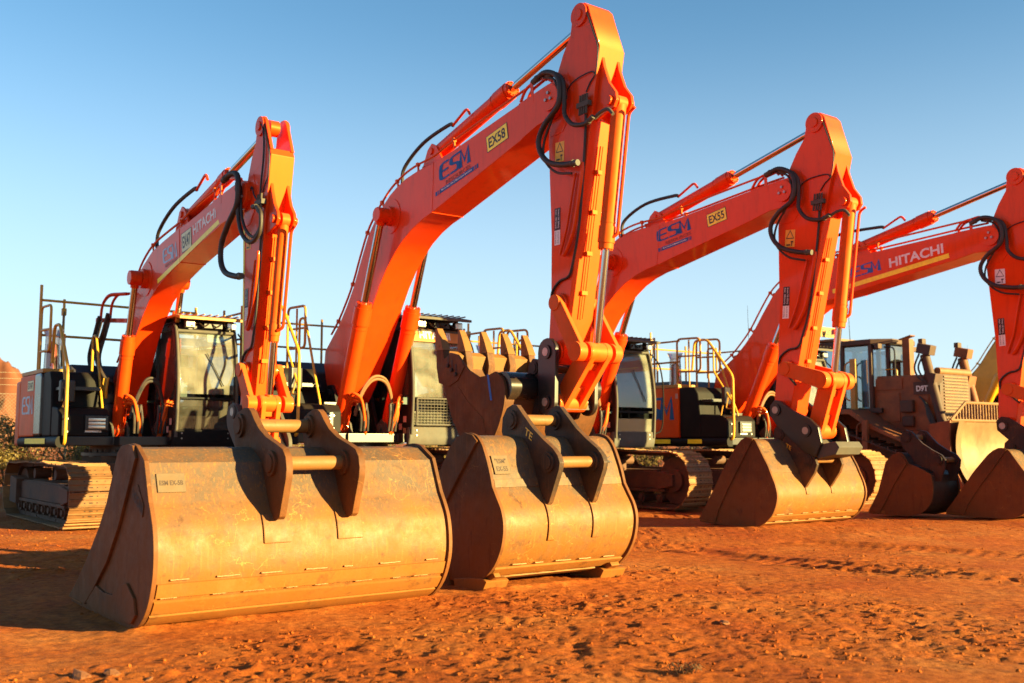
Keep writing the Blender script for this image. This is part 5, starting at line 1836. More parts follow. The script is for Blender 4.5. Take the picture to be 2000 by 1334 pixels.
# sagging hose bundle behind the boom of the first excavator, held by a red tube bracket
bk = MB()
bk.bar((-0.80, -0.42, 3.24), (0.30, -0.24, 3.14), 0.06, 0.07)
for yy, xx in ((-0.34, 0.0), (-0.44, -0.18), (-0.40, -0.34)):
    bk.tube(fillet([(0.45 + xx * .3, yy + .12, 3.56), (0.05 + xx, yy, 3.60), (-0.30 + xx, yy, 3.48), (-0.36 + xx, yy, 3.22)], 0.15), 0.022, 8)
bk.build('hose_bracket', 'paint', ex1)
for k in range(8):
    hb = MB()
    y = -0.36 - 0.045 * (k % 4)
    x0 = -0.78 + 0.12 * k
    hb.tube(catmull([(x0, y, 3.26), (x0 - 0.16, y - 0.02, 2.98), (-1.12 + 0.10 * k, y - 0.03, 2.62), (-1.0 + 0.12 * k, y - 0.01, 2.34), (-0.62 + 0.08 * k, y + 0.08, 2.16)], 7), 0.03, 8)
    hb.build('hose', 'hose', ex1)
# yellow boom grease pipes seen low beside its boom foot
gp = MB()
for k in range(3):
    gp.tube(catmull([(0.02 + 0.1 * k, -0.52, 1.90), (0.06 + 0.1 * k, -0.53, 2.05), (0.02 + 0.1 * k, -0.50, 2.22)], 4), 0.022, 7)
gp.build_each('oil_pipe', 'rail_yellow', ex1)
# ---- buckets carried by the excavators (coordinates in the machine frame)
def attached_c():
    f = lambda p: (5.57 + p[0] * 1.05, 0.03 + p[1] * 1.05)
    prof, side, front = c_parts(f, 1.05)
    c = arclen(prof)
    def s_at(z):
        return next(c[i] for i in range(8, len(prof)) if prof[i][1] <= z)
    earp = [(5.40, 1.40), (5.45, 1.45), (5.56, 1.43), (5.64, 1.33), (5.72, 1.22), (5.95, 1.10), (6.08, 1.0), (6.12, 0.90), (6.07, 0.78), (5.90, 0.56), (5.82, 0.60), (5.70, 0.95), (5.58, 1.15), (5.44, 1.18), (5.38, 1.28)]
    sh, P = bucket(ex3, prof, -0.96, 1.10, ('bucket_grey', 'bucket_rust', 'bucket_ear', 'bucket_wear'), side=side,
                   strips=((s_at(0.215), s_at(0.215) + 0.10, 0.014), (s_at(0.11), s_at(0.11) + 0.11, 0.016)),
                   ears=((-0.30, 0.28), earp, [(5.50, 1.32), (5.97, 0.96)], 0.05, 0.045), front=front, attached=True, seed=8)
    sh['label'] = 'wide dusty bucket resting on the ground under the third excavator'
    for y in (-0.30, 0.28):
        pad(P, prof, s_at(0.72), s_at(0.72) + 0.22, y + 0.03, 0.08, 0.014, 'bucket_grey', 'back_strap')
    pad(P, prof, s_at(0.86), s_at(0.86) + 0.06, 0.07, 1.98, 0.007, 'bucket_grey', 'seam_plate')
    put_flat(text_mesh('TE', 0.012), (5.60, -0.33, 1.14), (5.69, -0.33, 1.09), (5.61, -0.33, 1.20), 'lettering', 'decal_orange', P, 0.004)
    pts = ((5.64, 1.045), (5.595, 1.115))
    nrm = Vector((0.84, 0, 0.54))
    V = [(pts[0][0], -0.90, pts[0][1]), (pts[0][0], -0.72, pts[0][1]), (pts[1][0], -0.90, pts[1][1])]
    ip = put_flat(UNIT, *V, 'identity_plate', 'bucket_wear', P, 0.02)
    for tx, a, b in (('"ESM"', .55, .9), ('EX-51', .1, .45)):
        q = [Vector(v) for v in V]
        e, u = q[1] - q[0], q[2] - q[0]
        put_flat(text_mesh(tx, .02), q[0] + e * .15 + u * a, q[0] + e * .85 + u * a, q[0] + e * .15 + u * b, 'lettering', 'ink_brown', ip, 0.023)
attached_c()

def attached_e():
    f = lambda p: (6.05 + p[0] * 1.06, 0.05 + p[1] * 0.90)
    prof, side, front = c_parts(f, 1.0)
    c = arclen(prof)
    earp = [(5.68, 1.20), (5.74, 1.25), (5.86, 1.22), (5.96, 1.12), (6.10, 1.02), (6.34, 0.95), (6.44, 0.84), (6.38, 0.72), (6.20, 0.52), (6.1, 0.6), (6.0, 0.85), (5.86, 1.0), (5.72, 1.02), (5.66, 1.10)]
    sh, P = bucket(ex4, prof, -0.90, 0.88, ('bucket_grey', 'bucket_rust', 'bucket_ear', 'bucket_wear'), side=side,
                   ears=((-0.27, 0.27), earp, [(5.78, 1.14), (6.28, 0.83)], 0.05, 0.045), front=front, attached=True, seed=9)
    sh['label'] = 'dark bucket cut off by the right edge of the picture'
attached_e()

def attached_b2():
    lip = [(3.93, 2.30), (3.96, 2.16), (4.02, 2.02), (4.16, 1.70), (4.30, 1.46), (4.47, 1.25), (4.62, 1.13), (4.78, 1.08), (4.95, 1.10), (5.10, 1.19), (5.24, 1.36), (5.36, 1.60), (5.40, 1.80), (5.36, 1.96), (5.22, 2.06)]
    prof = smooth_prof(list(reversed(lip)), ())
    side = out_off(prof, 0.0) + [(3.93, 2.30), (4.06, 2.30), (4.18, 2.34), (4.39, 2.32), (4.62, 2.12), (4.85, 2.02), (5.05, 2.03), (5.19, 2.07)]
    earp = [(5.28, 2.16), (5.36, 2.24), (5.47, 2.22), (5.53, 2.14), (5.54, 2.02), (5.58, 1.80), (5.60, 1.60), (5.55, 1.50), (5.44, 1.48), (5.36, 1.52), (5.30, 1.7), (5.25, 1.95)]
    sh, P = bucket(ex2, prof, -0.74, 0.76, ('bucket_rust', 'bucket_rust', 'bucket_dark', 'bucket_wear'), side=side,
                   ears=((-0.27, 0.27), earp, [(5.40, 2.12), (5.48, 1.62)], 0.05, 0.045), lip=False, attached=True, seed=11)
    sh['label'] = 'rusty toothed digging bucket curled up in front of the cab'
    b = MB()
    b.cyl((5.30, -0.715, 1.88), (5.30, 0.735, 1.88), 0.185, n=30)
    b.build('torque_tube', 'gloss_black', P)
    b = MB()
    b.prism([(3.92, 2.18), (3.98, 2.18), (4.02, 2.36), (3.94, 2.42)], -0.74, 0.76)
    b.build('cutting_edge', 'bucket_wear', P, bevel=0.008)
    for k in range(5):
        y = -0.70 + 0.36 * k
        b = MB()
        b.prism([(3.94, 1.98), (4.03, 2.02), (4.08, 2.24), (4.03, 2.44), (3.95, 2.50), (3.88, 2.42), (3.88, 2.2)], y - 0.055, y + 0.055)
        ad = b.build('tooth_adapter', 'bucket_rust', P, bevel=0.014)
        b = MB()
        V = []
        for (z, x0, x1, hw_) in ((2.42, 3.86, 4.05, 0.062), (2.58, 3.85, 3.97, 0.056), (2.72, 3.84, 3.88, 0.046)):
            V += [(x0, y - hw_, z), (x1, y - hw_, z), (x1, y + hw_, z), (x0, y + hw_, z)]
        F = [(0, 3, 2, 1), (8, 9, 10, 11)]
        for l in (0, 4):
            for i in range(4):
                F.append((l + i, l + (i + 1) % 4, l + 4 + (i + 1) % 4, l + 4 + i))
        b.add(V, F)
        b.cyl((3.95, y - 0.066, 2.47), (3.95, y + 0.066, 2.47), 0.022, n=10)
        b.build('tooth', 'bucket_wear', P, bevel=0.008)
    for yy in (-0.765, 0.757):
        b = MB()
        b.prism([(3.97, 1.98), (4.10, 2.26), (4.22, 2.37), (4.40, 2.33), (4.55, 2.17), (4.40, 2.0), (4.2, 1.93)], yy, yy + 0.028)
        cu = b.build('side_cutter', 'bucket_rust', P, bevel=0.006)
        b = MB()
        for (x, z) in ((4.19, 2.20), (4.28, 2.14), (4.37, 2.08)):
            b.cyl((x, yy - 0.03, z), (x, yy + 0.05, z), 0.026, n=8)
            b.prism([(x - 0.02, z + 0.03), (x + 0.02, z + 0.03), (x + 0.01, z + 0.13), (x - 0.03, z + 0.13)], yy - 0.004, yy + 0.031)
        b.build('cutter_bolts', 'ink_brown', cu)['kind'] = 'stuff'
    b = MB()
    b.prism([(4.30, 1.46), (4.50, 1.27), (4.78, 1.11), (5.05, 1.18), (4.95, 1.5), (4.62, 1.72), (4.40, 1.92), (4.16, 1.74)], -0.758, -0.751)
    b.build('side_wear_plate', 'bucket_rust', P, bevel=0.003)
    put_flat(UNIT, (5.10, -0.752, 1.72), (5.14, -0.752, 1.72), (5.03, -0.752, 2.04), 'blue_paint_stripe', 'decal_sky', P, 0.004)
attached_b2()
# ------------------------------------------------------------------ ground
def vnoise(x, y, seed=0):
    xi = np.floor(x).astype(np.int64)
    yi = np.floor(y).astype(np.int64)
    xf, yf = x - xi, y - yi

    def h(a, b):
        n = (a * 374761393 + b * 668265263 + seed * 974634777) & 0x7fffffff
        n = ((n ^ (n >> 13)) * 1274126177) & 0x7fffffff
        return ((n ^ (n >> 16)) & 0xffff) / 65535.0
    u = xf * xf * (3 - 2 * xf)
    v = yf * yf * (3 - 2 * yf)
    return (h(xi, yi) * (1 - u) + h(xi + 1, yi) * u) * (1 - v) + (h(xi, yi + 1) * (1 - u) + h(xi + 1, yi + 1) * u) * v

def rut(x, y, p, q, w, depth):
    """wheel/track print from p to q: a shallow channel with grouser bars and raised shoulders"""
    d = np.array([q[0] - p[0], q[1] - p[1]])
    L = np.hypot(*d)
    d = d / L
    s = (x - p[0]) * d[0] + (y - p[1]) * d[1]
    c = -(x - p[0]) * d[1] + (y - p[1]) * d[0] + 0.10 * np.sin(s * 0.9)
    m = np.clip((s + 0.3) / 0.6, 0, 1) * np.clip((L - s + 0.3) / 0.6, 0, 1)
    ch = np.exp(-(c / w) ** 4)
    sh = np.exp(-((np.abs(c) - w * 1.15) / (0.25 * w)) ** 2)
    bars = 0.5 + 0.5 * np.sin(s * 2 * np.pi / 0.17 + 1.2 * vnoise(s * 2, c * 3, 5))
    m = m * np.clip((vnoise(s * 0.9, c * 1.5, 17) - 0.25) * 2.5, 0, 1)
    return m * (ch * (-depth + 0.6 * depth * bars * vnoise(s * 1.3, c * 2, 9)) + sh * depth * 0.9 * vnoise(s * 7, c * 9, 11))

def ground_h(x, y):
    z = 0.045 * (vnoise(x * 0.35, y * 0.35, 1) - 0.5) + 0.030 * (vnoise(x * 1.1, y * 1.1, 2) - 0.5)
    near = np.clip(1.3 - np.hypot(x, y) / 26.0, 0.0, 1)
    rough = 0.35 + 1.0 * np.clip((vnoise(x * 0.8, y * 0.8, 21) - 0.30) * 2.2, 0, 1)
    f = 0.010 * (vnoise(x * 3.3, y * 4.2, 3) - 0.5) + 0.004 * (vnoise(x * 8.5, y * 8.5, 4) - 0.5) + 0.006 * (vnoise(x * 19, y * 19, 6) - 0.5) + 0.007 * (vnoise(x * 43, y * 43, 7) - 0.5)
    cl = np.clip(vnoise(x * 7.3, y * 7.3, 8) - 0.84, 0, 1) * 0.10 + np.clip(vnoise(x * 17.0, y * 17.0, 10) - 0.72, 0, 1) * 0.055 + np.clip(vnoise(x * 33.0, y * 33.0, 14) - 0.70, 0, 1) * 0.03
    us, vs_ = x * 0.955 - y * 0.297, x * 0.297 + y * 0.955
    f = f + 0.012 * (vnoise(us * 1.1, vs_ * 7.0, 41) - 0.5) + 0.008 * (vnoise(us * 2.6, vs_ * 17.0, 42) - 0.5)
    cl = cl * np.clip((vnoise(x * 0.5, y * 0.9, 43) - 0.3) * 2.2, 0.12, 1)
    pit = np.clip(vnoise(x * 5.1, y * 6.0, 12) - 0.84, 0, 1) * -0.08
    z = z + near * rough * 1.25 * (f + cl + pit)
    for a in RUTS:
        z = z + rut(x, y, *a)
    # gentle rise under the machines on the right
    z = z + 0.035 * np.exp(-(((x - 4.3) / 3.0) ** 2 + ((y - 14.6) / 2.2) ** 2)) + 0.03 * np.exp(-(((x - 8.0) / 2.5) ** 2 + ((y - 15.6) / 2.2) ** 2))
    # soil pressed up along the foot of the two big buckets
    for (p, q) in BERMS:
        dx, dy = q[0] - p[0], q[1] - p[1]
        L = math.hypot(dx, dy)
        s = np.clip(((x - p[0]) * dx + (y - p[1]) * dy) / L, 0, L)
        d = np.hypot(x - p[0] - dx / L * s, y - p[1] - dy / L * s)
        z = z + (0.012 + 0.022 * vnoise(x * 9, y * 9, 25)) * np.exp(-(d / (0.05 + 0.05 * vnoise(x * 5, y * 5, 26))) ** 2)
    return z - 0.018

BERMS = [((-2.44, 6.77), (-0.66, 8.13)), ((-3.30, 7.95), (-2.45, 6.85)), ((-0.20, 8.33), (1.00, 9.24)), ((2.95, 14.1), (4.6, 15.3))]
RUTS = [((1.0, 13.4), (3.9, 9.6), 0.24, 0.040), ((2.2, 14.0), (6.4, 10.4), 0.26, 0.045), ((1.6, 12.0), (4.6, 9.0), 0.22, 0.035), ((4.8, 13.6), (8.4, 11.4), 0.25, 0.040), ((-5.0, 9.6), (-2.6, 6.2), 0.24, 0.016), ((1.0, 6.9), (3.6, 5.6), 0.22, 0.016)]

def axis(lo, hi, step, far, grow):
    a = list(np.arange(lo, hi, step))
    s, v = step, hi
    while v < far[1]:
        a.append(v)
        s *= grow
        v += s
    a.append(far[1])
    s, v = step, lo - step
    b = []
    while v > far[0]:
        b.append(v)
        s *= grow
        v -= s
    b.append(far[0])
    return np.array(list(reversed(b)) + a)

def make_ground():
    xs = axis(-4.6, 7.6, 0.021, (-4000.0, 4000.0), 1.06)
    ys = axis(4.4, 11.5, 0.021, (-300.0, 6000.0), 1.05)
    X, Y = np.meshgrid(xs, ys)
    Z = ground_h(X, Y)
    nx, ny = len(xs), len(ys)
    co = np.stack([X, Y, Z], -1).reshape(-1, 3)
    idx = np.arange(nx * ny).reshape(ny, nx)
    f = np.stack([idx[:-1, :-1], idx[:-1, 1:], idx[1:, 1:], idx[1:, :-1]], -1).reshape(-1, 4)
    me = bpy.data.meshes.new('ground')
    me.vertices.add(len(co))
    me.vertices.foreach_set('co', co.ravel())
    me.loops.add(f.size)
    me.loops.foreach_set('vertex_index', f.ravel().astype(np.int32))
    me.polygons.add(len(f))
    me.polygons.foreach_set('loop_start', np.arange(0, f.size, 4, dtype=np.int32))
    me.polygons.foreach_set('use_smooth', np.ones(len(f), dtype=bool))
    me.update()
    me.validate()
    o = bpy.data.objects.new('ground', me)
    COL.objects.link(o)
    o['kind'] = 'structure'
    me.materials.append(ground_mat())
    return o

def ground_mat():
    m = bpy.data.materials.new('red_earth')
    m.use_nodes = True
    nt = m.node_tree
    b = nt.nodes['Principled BSDF']
    L = nt.links.new
    b.inputs['Roughness'].default_value = 0.95
    b.inputs['Specular IOR Level'].default_value = 0.15
    tc = nt.nodes.new('ShaderNodeTexCoord')

    def noise(s, d=8, r=0.6):
        n = nt.nodes.new('ShaderNodeTexNoise')
        n.inputs['Scale'].default_value = s
        n.inputs['Detail'].default_value = d
        n.inputs['Roughness'].default_value = r
        L(tc.outputs['Object'], n.inputs['Vector'])
        return n.outputs['Fac']
    cr = nt.nodes.new('ShaderNodeValToRGB')
    e = cr.color_ramp.elements
    e[0].position, e[0].color = 0.32, (0.31, 0.054, 0.008, 1)
    e[1].position, e[1].color = 0.68, (0.45, 0.145, 0.032, 1)
    k = cr.color_ramp.elements.new(0.5)
    k.color = (0.405, 0.094, 0.012, 1)
    L(noise(0.55, 12, 0.68), cr.inputs[0])
    c2 = nt.nodes.new('ShaderNodeValToRGB')
    c2.color_ramp.elements[0].position, c2.color_ramp.elements[0].color = 0.34, (0.40, 0.33, 0.30, 1)
    c2.color_ramp.elements[1].position, c2.color_ramp.elements[1].color = 0.66, (1.30, 1.36, 1.45, 1)
    L(noise(14.0, 14, 0.78), c2.inputs[0])
    mx = nt.nodes.new('ShaderNodeMix')
    mx.data_type = 'RGBA'
    mx.blend_type = 'MULTIPLY'
    mx.inputs['Factor'].default_value = 1.0
    L(cr.outputs[0], mx.inputs['A'])
    L(c2.outputs[0], mx.inputs['B'])
    L(mx.outputs['Result'], b.inputs['Base Color'])
    n1 = noise(55.0, 12, 0.78)
    bp = nt.nodes.new('ShaderNodeBump')
    bp.inputs['Strength'].default_value = 0.8
    bp.inputs['Distance'].default_value = 0.03
    L(n1, bp.inputs['Height'])
    L(bp.outputs[0], b.inputs['Normal'])
    MATS['red_earth'] = m
    return m
make_ground()

def lump(seed, flat=0.7):
    """small irregular clod, unit size: returns verts, faces"""
    r = random.Random(seed)
    bm = bmesh.new()
    bmesh.ops.create_icosphere(bm, subdivisions=1, radius=1.0)
    for v in bm.verts:
        k = r.uniform(0.65, 1.15)
        v.co = Vector((v.co.x * k, v.co.y * k * r.uniform(.8, 1), v.co.z * k * flat))
    V = [tuple(v.co) for v in bm.verts]
    F = [tuple(x.index for x in f.verts) for f in bm.faces]
    bm.free()
    return V, F

def scatter_clods():
    lib = [lump(i) for i in range(8)]
    small = []
    for i in range(6):
        r = random.Random(50 + i)
        V = [(r.uniform(.6, 1), 0, 0), (-r.uniform(.6, 1), 0.1, 0), (0, r.uniform(.6, 1), 0), (0, -r.uniform(.6, 1), 0), (0, 0, r.uniform(.5, .9)), (0, 0, -0.4)]
        F = [(0, 2, 4), (2, 1, 4), (1, 3, 4), (3, 0, 4), (2, 0, 5), (1, 2, 5), (3, 1, 5), (0, 3, 5)]
        small.append((V, F))
    r = random.Random(99)
    vs, fs = [], []
    n = 0
    N = 17000
    px, py, sz = [], [], []
    while len(px) < N:
        y = 4.4 + 13 * r.random() ** 1.5
        x = r.uniform(-0.58, 0.60) * y
        if vnoise(np.array([x * 0.8]), np.array([y * 0.8]), 21)[0] < 0.25 + 0.45 * r.random():
            continue
        px.append(x)
        py.append(y)
        sz.append(0.003 + 0.016 * r.random() ** 8)
    pz = ground_h(np.array(px), np.array(py))
    for x, y, z, s in zip(px, py, pz, sz):
        V, F = (lib if s > 0.012 else small)[r.randrange(6)]
        a = r.uniform(0, 6.28)
        ca, sa = math.cos(a), math.sin(a)
        o = len(vs)
        for v in V:
            vs.append((x + s * (v[0] * ca - v[1] * sa), y + s * (v[0] * sa + v[1] * ca), z + s * (v[2] + 0.25)))
        fs += [tuple(i + o for i in f) for f in F]
    me = bpy.data.meshes.new('soil_clods')
    me.from_pydata(vs, [], fs)
    me.materials.append(MATS['red_earth'])
    o = bpy.data.objects.new('soil_clods', me)
    COL.objects.link(o)
    tag(o, 'loose crumbs of red soil scattered over the yard', 'soil', None, 'stuff')
scatter_clods()

mat('stone', (0.24, 0.075, 0.02), 0.85, dust=0.4, scale=20, bump=0.5, bscale=90)
def stones():
    r = random.Random(4)
    spots = [((-2.22, 5.42), 0.062, 'flat pale stone at the bottom left, left of its pair'), ((-2.08, 5.44), 0.055, 'flat pale stone at the bottom left, right of its pair'),
             ((-1.86, 5.38), 0.026, 'small round stone right of the pale pair at bottom left'), ((1.42, 7.0), 0.05, 'flat tan stone slab lying on bare earth at right of centre'),
             ((0.72, 8.1), 0.04, 'brown clod lying just before the bucket with corner shrouds')]
    for i, ((x, y), s, lab) in enumerate(spots):
        V, F = lump(70 + i, 0.35)
        b = MB()
        b.add([(v[0] * s * 1.4, v[1] * s, v[2] * s) for v in V], F)
        o = b.build('stone', 'stone', None, smooth=0)
        o.location = (x, y, float(ground_h(np.array([x]), np.array([y]))[0]) + s * 0.12)
        o.rotation_euler = (r.uniform(-.2, .2), r.uniform(-.2, .2), r.uniform(0, 6))
        tag(o, lab, 'stone')
    # a dry uprooted tuft
    x, y = 0.90, 5.52
    z = float(ground_h(np.array([x]), np.array([y]))[0])
    b = MB()
    for k in range(30):
        a = r.uniform(0, 6.28)
        l = r.uniform(0.03, 0.10)
        h_ = r.uniform(0.01, 0.06)
        p0 = Vector((r.gauss(0, .03), r.gauss(0, .02), 0.005))
        p1 = p0 + Vector((math.cos(a) * l * .6, math.sin(a) * l * .4, h_))
        p2 = p0 + Vector((math.cos(a) * l, math.sin(a) * l * .6, h_ * 0.5))
        b.tube([p0, p1, p2], 0.0028, 3)
    mat('dry_grass', (0.14, 0.065, 0.022), 0.9, var=0.3)
    o = b.build('dry_tuft', 'dry_grass', None, weld=False)
    o.location = (x, y, z)
    tag(o, 'dry uprooted grass tuft lying at the bottom right of centre', 'plant')
stones()
place_bucket_a()
place_bucket_b()

def place_bucket_d():
    t = thing('loose_bucket', 'narrow dark bucket with tall ears, standing before the bulldozer blade', 'bucket', (6.40, 16.72, 0.03), RZ)
    P0 = [(-0.24, 0.95), (-0.10, 1.0), (0.03, 0.82), (0.22, 0.75), (0.40, 0.66), (0.43, 0.50), (0.42, 0.36), (0.36, 0.20), (0.22, 0.07), (0.0, 0.012), (-0.40, 0.012), (-0.70, 0.02)]
    prof = smooth_prof(P0, (2, 4, 9))
    side = out_off(prof[:-1], 0.02) + [(-0.72, 0.0), (-0.70, 0.05), (-0.52, 0.36), (-0.36, 0.85)]
    front = [(-0.72, 0.03), (-0.522, 0.36), (-0.362, 0.86), (-0.24, 0.97), (-0.10, 1.02), (0.02, 0.84), (-0.22, 0.50), (-0.50, 0.02)]
    earp = [(-0.16, 1.30), (-0.08, 1.38), (0.03, 1.36), (0.12, 1.26), (0.22, 1.16), (0.38, 1.06), (0.54, 0.98), (0.60, 0.90), (0.58, 0.78), (0.50, 0.56), (0.42, 0.56), (0.38, 0.72), (0.10, 0.82), (-0.02, 0.98), (-0.10, 1.05), (-0.18, 1.18)]
    bucket(t, prof, 0.0, 0.78, ('bucket_dark', 'bucket_rust', 'bucket_dark', 'bucket_wear'), side=side,
           ears=((0.14, 0.58), earp, [(-0.05, 1.26), (0.48, 0.90)], 0.045, 0.045), front=front, seed=12)
place_bucket_d()
# ------------------------------------------------------------------ background: red hill, fence, shrubs
def hill():
    n = 220
    cx, cy, rx, ry, H = -84.0, 150.0, 20.0, 16.0, 13.6
    u = np.linspace(-1.5, 1.5, n)
    X, Y = np.meshgrid(cx + u * rx, cy + u * ry)
    r = np.sqrt(((X - cx) / rx) ** 2 + ((Y - cy) / ry) ** 2)
    a = np.arctan2(Y - cy, X - cx)
    g = 0.22 * (vnoise(a * 9 + 40, r * 2.0, 31) - 0.5) + 0.14 * (vnoise(X * 0.35, Y * 0.35, 32) - 0.5) + 0.06 * (vnoise(X * 1.1, Y * 1.1, 37) - 0.5)
    r2 = r + g
    prof = np.clip((1.05 - r2) / 0.62, 0, 1)
    prof = prof * prof * (3 - 2 * prof)
    rid = 1 - np.abs(2 * vnoise(X * 0.16 + 3, Y * 0.16, 33) - 1)
    rid2 = 1 - np.abs(2 * vnoise(X * 0.42, Y * 0.42, 34) - 1)
    Z = prof * (H * (0.62 + 0.30 * rid + 0.16 * np.exp(-((X - cx - 3) / 6.0) ** 2)) + 2.6 * (rid2 - 0.5) + 1.2 * (vnoise(X * 1.1, Y * 1.1, 35) - .5)) - 0.3
    idx = np.arange(n * n).reshape(n, n)
    f = np.stack([idx[:-1, :-1], idx[:-1, 1:], idx[1:, 1:], idx[1:, :-1]], -1).reshape(-1, 4)
    me = bpy.data.meshes.new('hill')
    me.from_pydata(np.stack([X, Y, Z], -1).reshape(-1, 3).tolist(), [], f.tolist())
    me.polygons.foreach_set('use_smooth', [True] * len(me.polygons))
    mat('hill_rock', (0.19, 0.055, 0.024), 0.95, dust=0.5, scale=0.25, dust_col=(0.26, 0.09, 0.04), var=0.4, bump=0.6, bscale=1.5)
    me.materials.append(MATS['hill_rock'])
    o = bpy.data.objects.new('hill', me)
    COL.objects.link(o)
    o['kind'] = 'structure'
hill()

def leaf_mat(name, col, trans):
    m = bpy.data.materials.new(name)
    m.use_nodes = True
    nt = m.node_tree
    b = nt.nodes['Principled BSDF']
    b.inputs['Roughness'].default_value = 0.6
    oi = nt.nodes.new('ShaderNodeNewGeometry')
    hs = nt.nodes.new('ShaderNodeMapRange')
    hs.inputs['To Min'].default_value = 0.55
    hs.inputs['To Max'].default_value = 1.45
    nt.links.new(oi.outputs['Random Per Island'], hs.inputs['Value'])
    sc = nt.nodes.new('ShaderNodeVectorMath')
    sc.operation = 'SCALE'
    sc.inputs[0].default_value = col
    nt.links.new(hs.outputs[0], sc.inputs['Scale'])
    nt.links.new(sc.outputs[0], b.inputs['Base Color'])
    tl = nt.nodes.new('ShaderNodeBsdfTranslucent')
    tl.inputs[0].default_value = (*trans, 1)
    mx = nt.nodes.new('ShaderNodeMixShader')
    mx.inputs[0].default_value = 0.35
    nt.links.new(b.outputs[0], mx.inputs[1])
    nt.links.new(tl.outputs[0], mx.inputs[2])
    nt.links.new(mx.outputs[0], nt.nodes['Material Output'].inputs[0])
    MATS[name] = m
leaf_mat('leaf_olive', (0.19, 0.125, 0.028), (0.26, 0.19, 0.04))
leaf_mat('leaf_green', (0.07, 0.085, 0.028), (0.12, 0.13, 0.03))
mat('bark', (0.11, 0.07, 0.045), 0.9)

def shrub_meshes(seed, h, w, nleaf, leaf):
    r = random.Random(seed)
    st = MB()
    tips = []
    for k in range(9):
        a = r.uniform(0, 6.28)
        sp = r.uniform(0.15, 1.0)
        p = [Vector((0.05 * math.cos(a), 0.05 * math.sin(a), -0.05))]
        for j in range(1, 5):
            t = j / 4
            p.append(Vector((math.cos(a) * w * 0.45 * sp * t ** 0.8 + r.gauss(0, .05), math.sin(a) * w * 0.45 * sp * t ** 0.8 + r.gauss(0, .05), h * (0.95 - 0.35 * sp * sp) * t)))
        st.tube(catmull(p, 3), 0.018, 5)
        for j in range(2, 5):
            for q in range(4):
                tips.append((p[j] + Vector((r.gauss(0, w * .09), r.gauss(0, w * .09), r.gauss(0, h * .06))), r.uniform(0.16, 0.34)))
    V, F = [], []
    for i in range(nleaf):
        c, rad = tips[r.randrange(len(tips))]
        d = Vector((r.gauss(0, 1), r.gauss(0, 1), r.gauss(0, 1))).normalized() * rad * r.random() ** 0.4
        p = c + d
        if p.z < 0.03:
            continue
        t = Vector((r.gauss(0, 1), r.gauss(0, 1), r.gauss(0, .8))).normalized()
        s = t.orthogonal().normalized()
        l, ww = leaf * r.uniform(.7, 1.4), leaf * 0.38
        o = len(V)
        V += [p - t * l * .5, p + s * ww * .5, p + t * l * .5, p - s * ww * .5]
        F.append((o, o + 1, o + 2, o + 3))
    lf = MB()
    lf.v = [tuple(v) for v in V]
    lf.f = F
    lf.mi = [0] * len(F)
    return st, lf

def shrub(x, y, h, w, seed, label, lm='leaf_olive', nleaf=4200, leaf=0.075, group='shrubs along the fence'):
    t = thing('shrub', label, 'shrub', (x, y, float(ground_h(np.array([x]), np.array([y]))[0])), 0, group)
    st, lf = shrub_meshes(seed, h, w, nleaf, leaf)
    st.build('stem', 'bark', t)
    lf.build('foliage', lm, t, smooth=0, weld=False)['kind'] = 'stuff'
    return t
shrub(-12.1, 22.4, 2.25, 2.2, 1, 'tall golden shrub at the left edge, under the red hill')
shrub(-11.2, 23.4, 1.75, 1.9, 2, 'golden shrub behind the rear of the leftmost excavator')
shrub(-10.2, 24.0, 1.35, 1.8, 3, 'low golden shrub seen above the left track of the yard', nleaf=3800)
shrub(-9.2, 24.8, 1.2, 1.7, 4, 'low golden shrub seen under the leftmost excavator', nleaf=3400)
shrub(-8.0, 25.6, 1.15, 1.6, 5, 'shrub showing in the gap behind the leftmost cab', 'leaf_green', 3000)
LAB = ['low shrub glimpsed between the two leftmost excavators, far back', 'low green shrub glimpsed under the cab of the EX58 machine', 'low shrub glimpsed under the EX58 machine, left of its cab skirt',
       'low shrub far back behind the bucket with corner shrouds', 'low green shrub glimpsed left of the third cab, far back', 'low shrub glimpsed under the third cab, far back',
       'low shrub far back between the third and fourth undercarriages', 'low green shrub glimpsed under the rightmost excavator, far back']
for i, (x, y, h) in enumerate(((-5.6, 27.0, 1.1), (-3.9, 28.6, 1.2), (-2.2, 29.4, 1.15), (-0.8, 30.2, 1.25), (0.9, 31.2, 1.2), (2.7, 32.0, 1.3), (4.3, 33.2, 1.3), (6.2, 34.0, 1.2))):
    shrub(x, y, h, 2.2, 20 + i, LAB[i], 'leaf_green' if i % 3 == 1 else 'leaf_olive', 2200, 0.10, 'shrubs glimpsed under the machines')

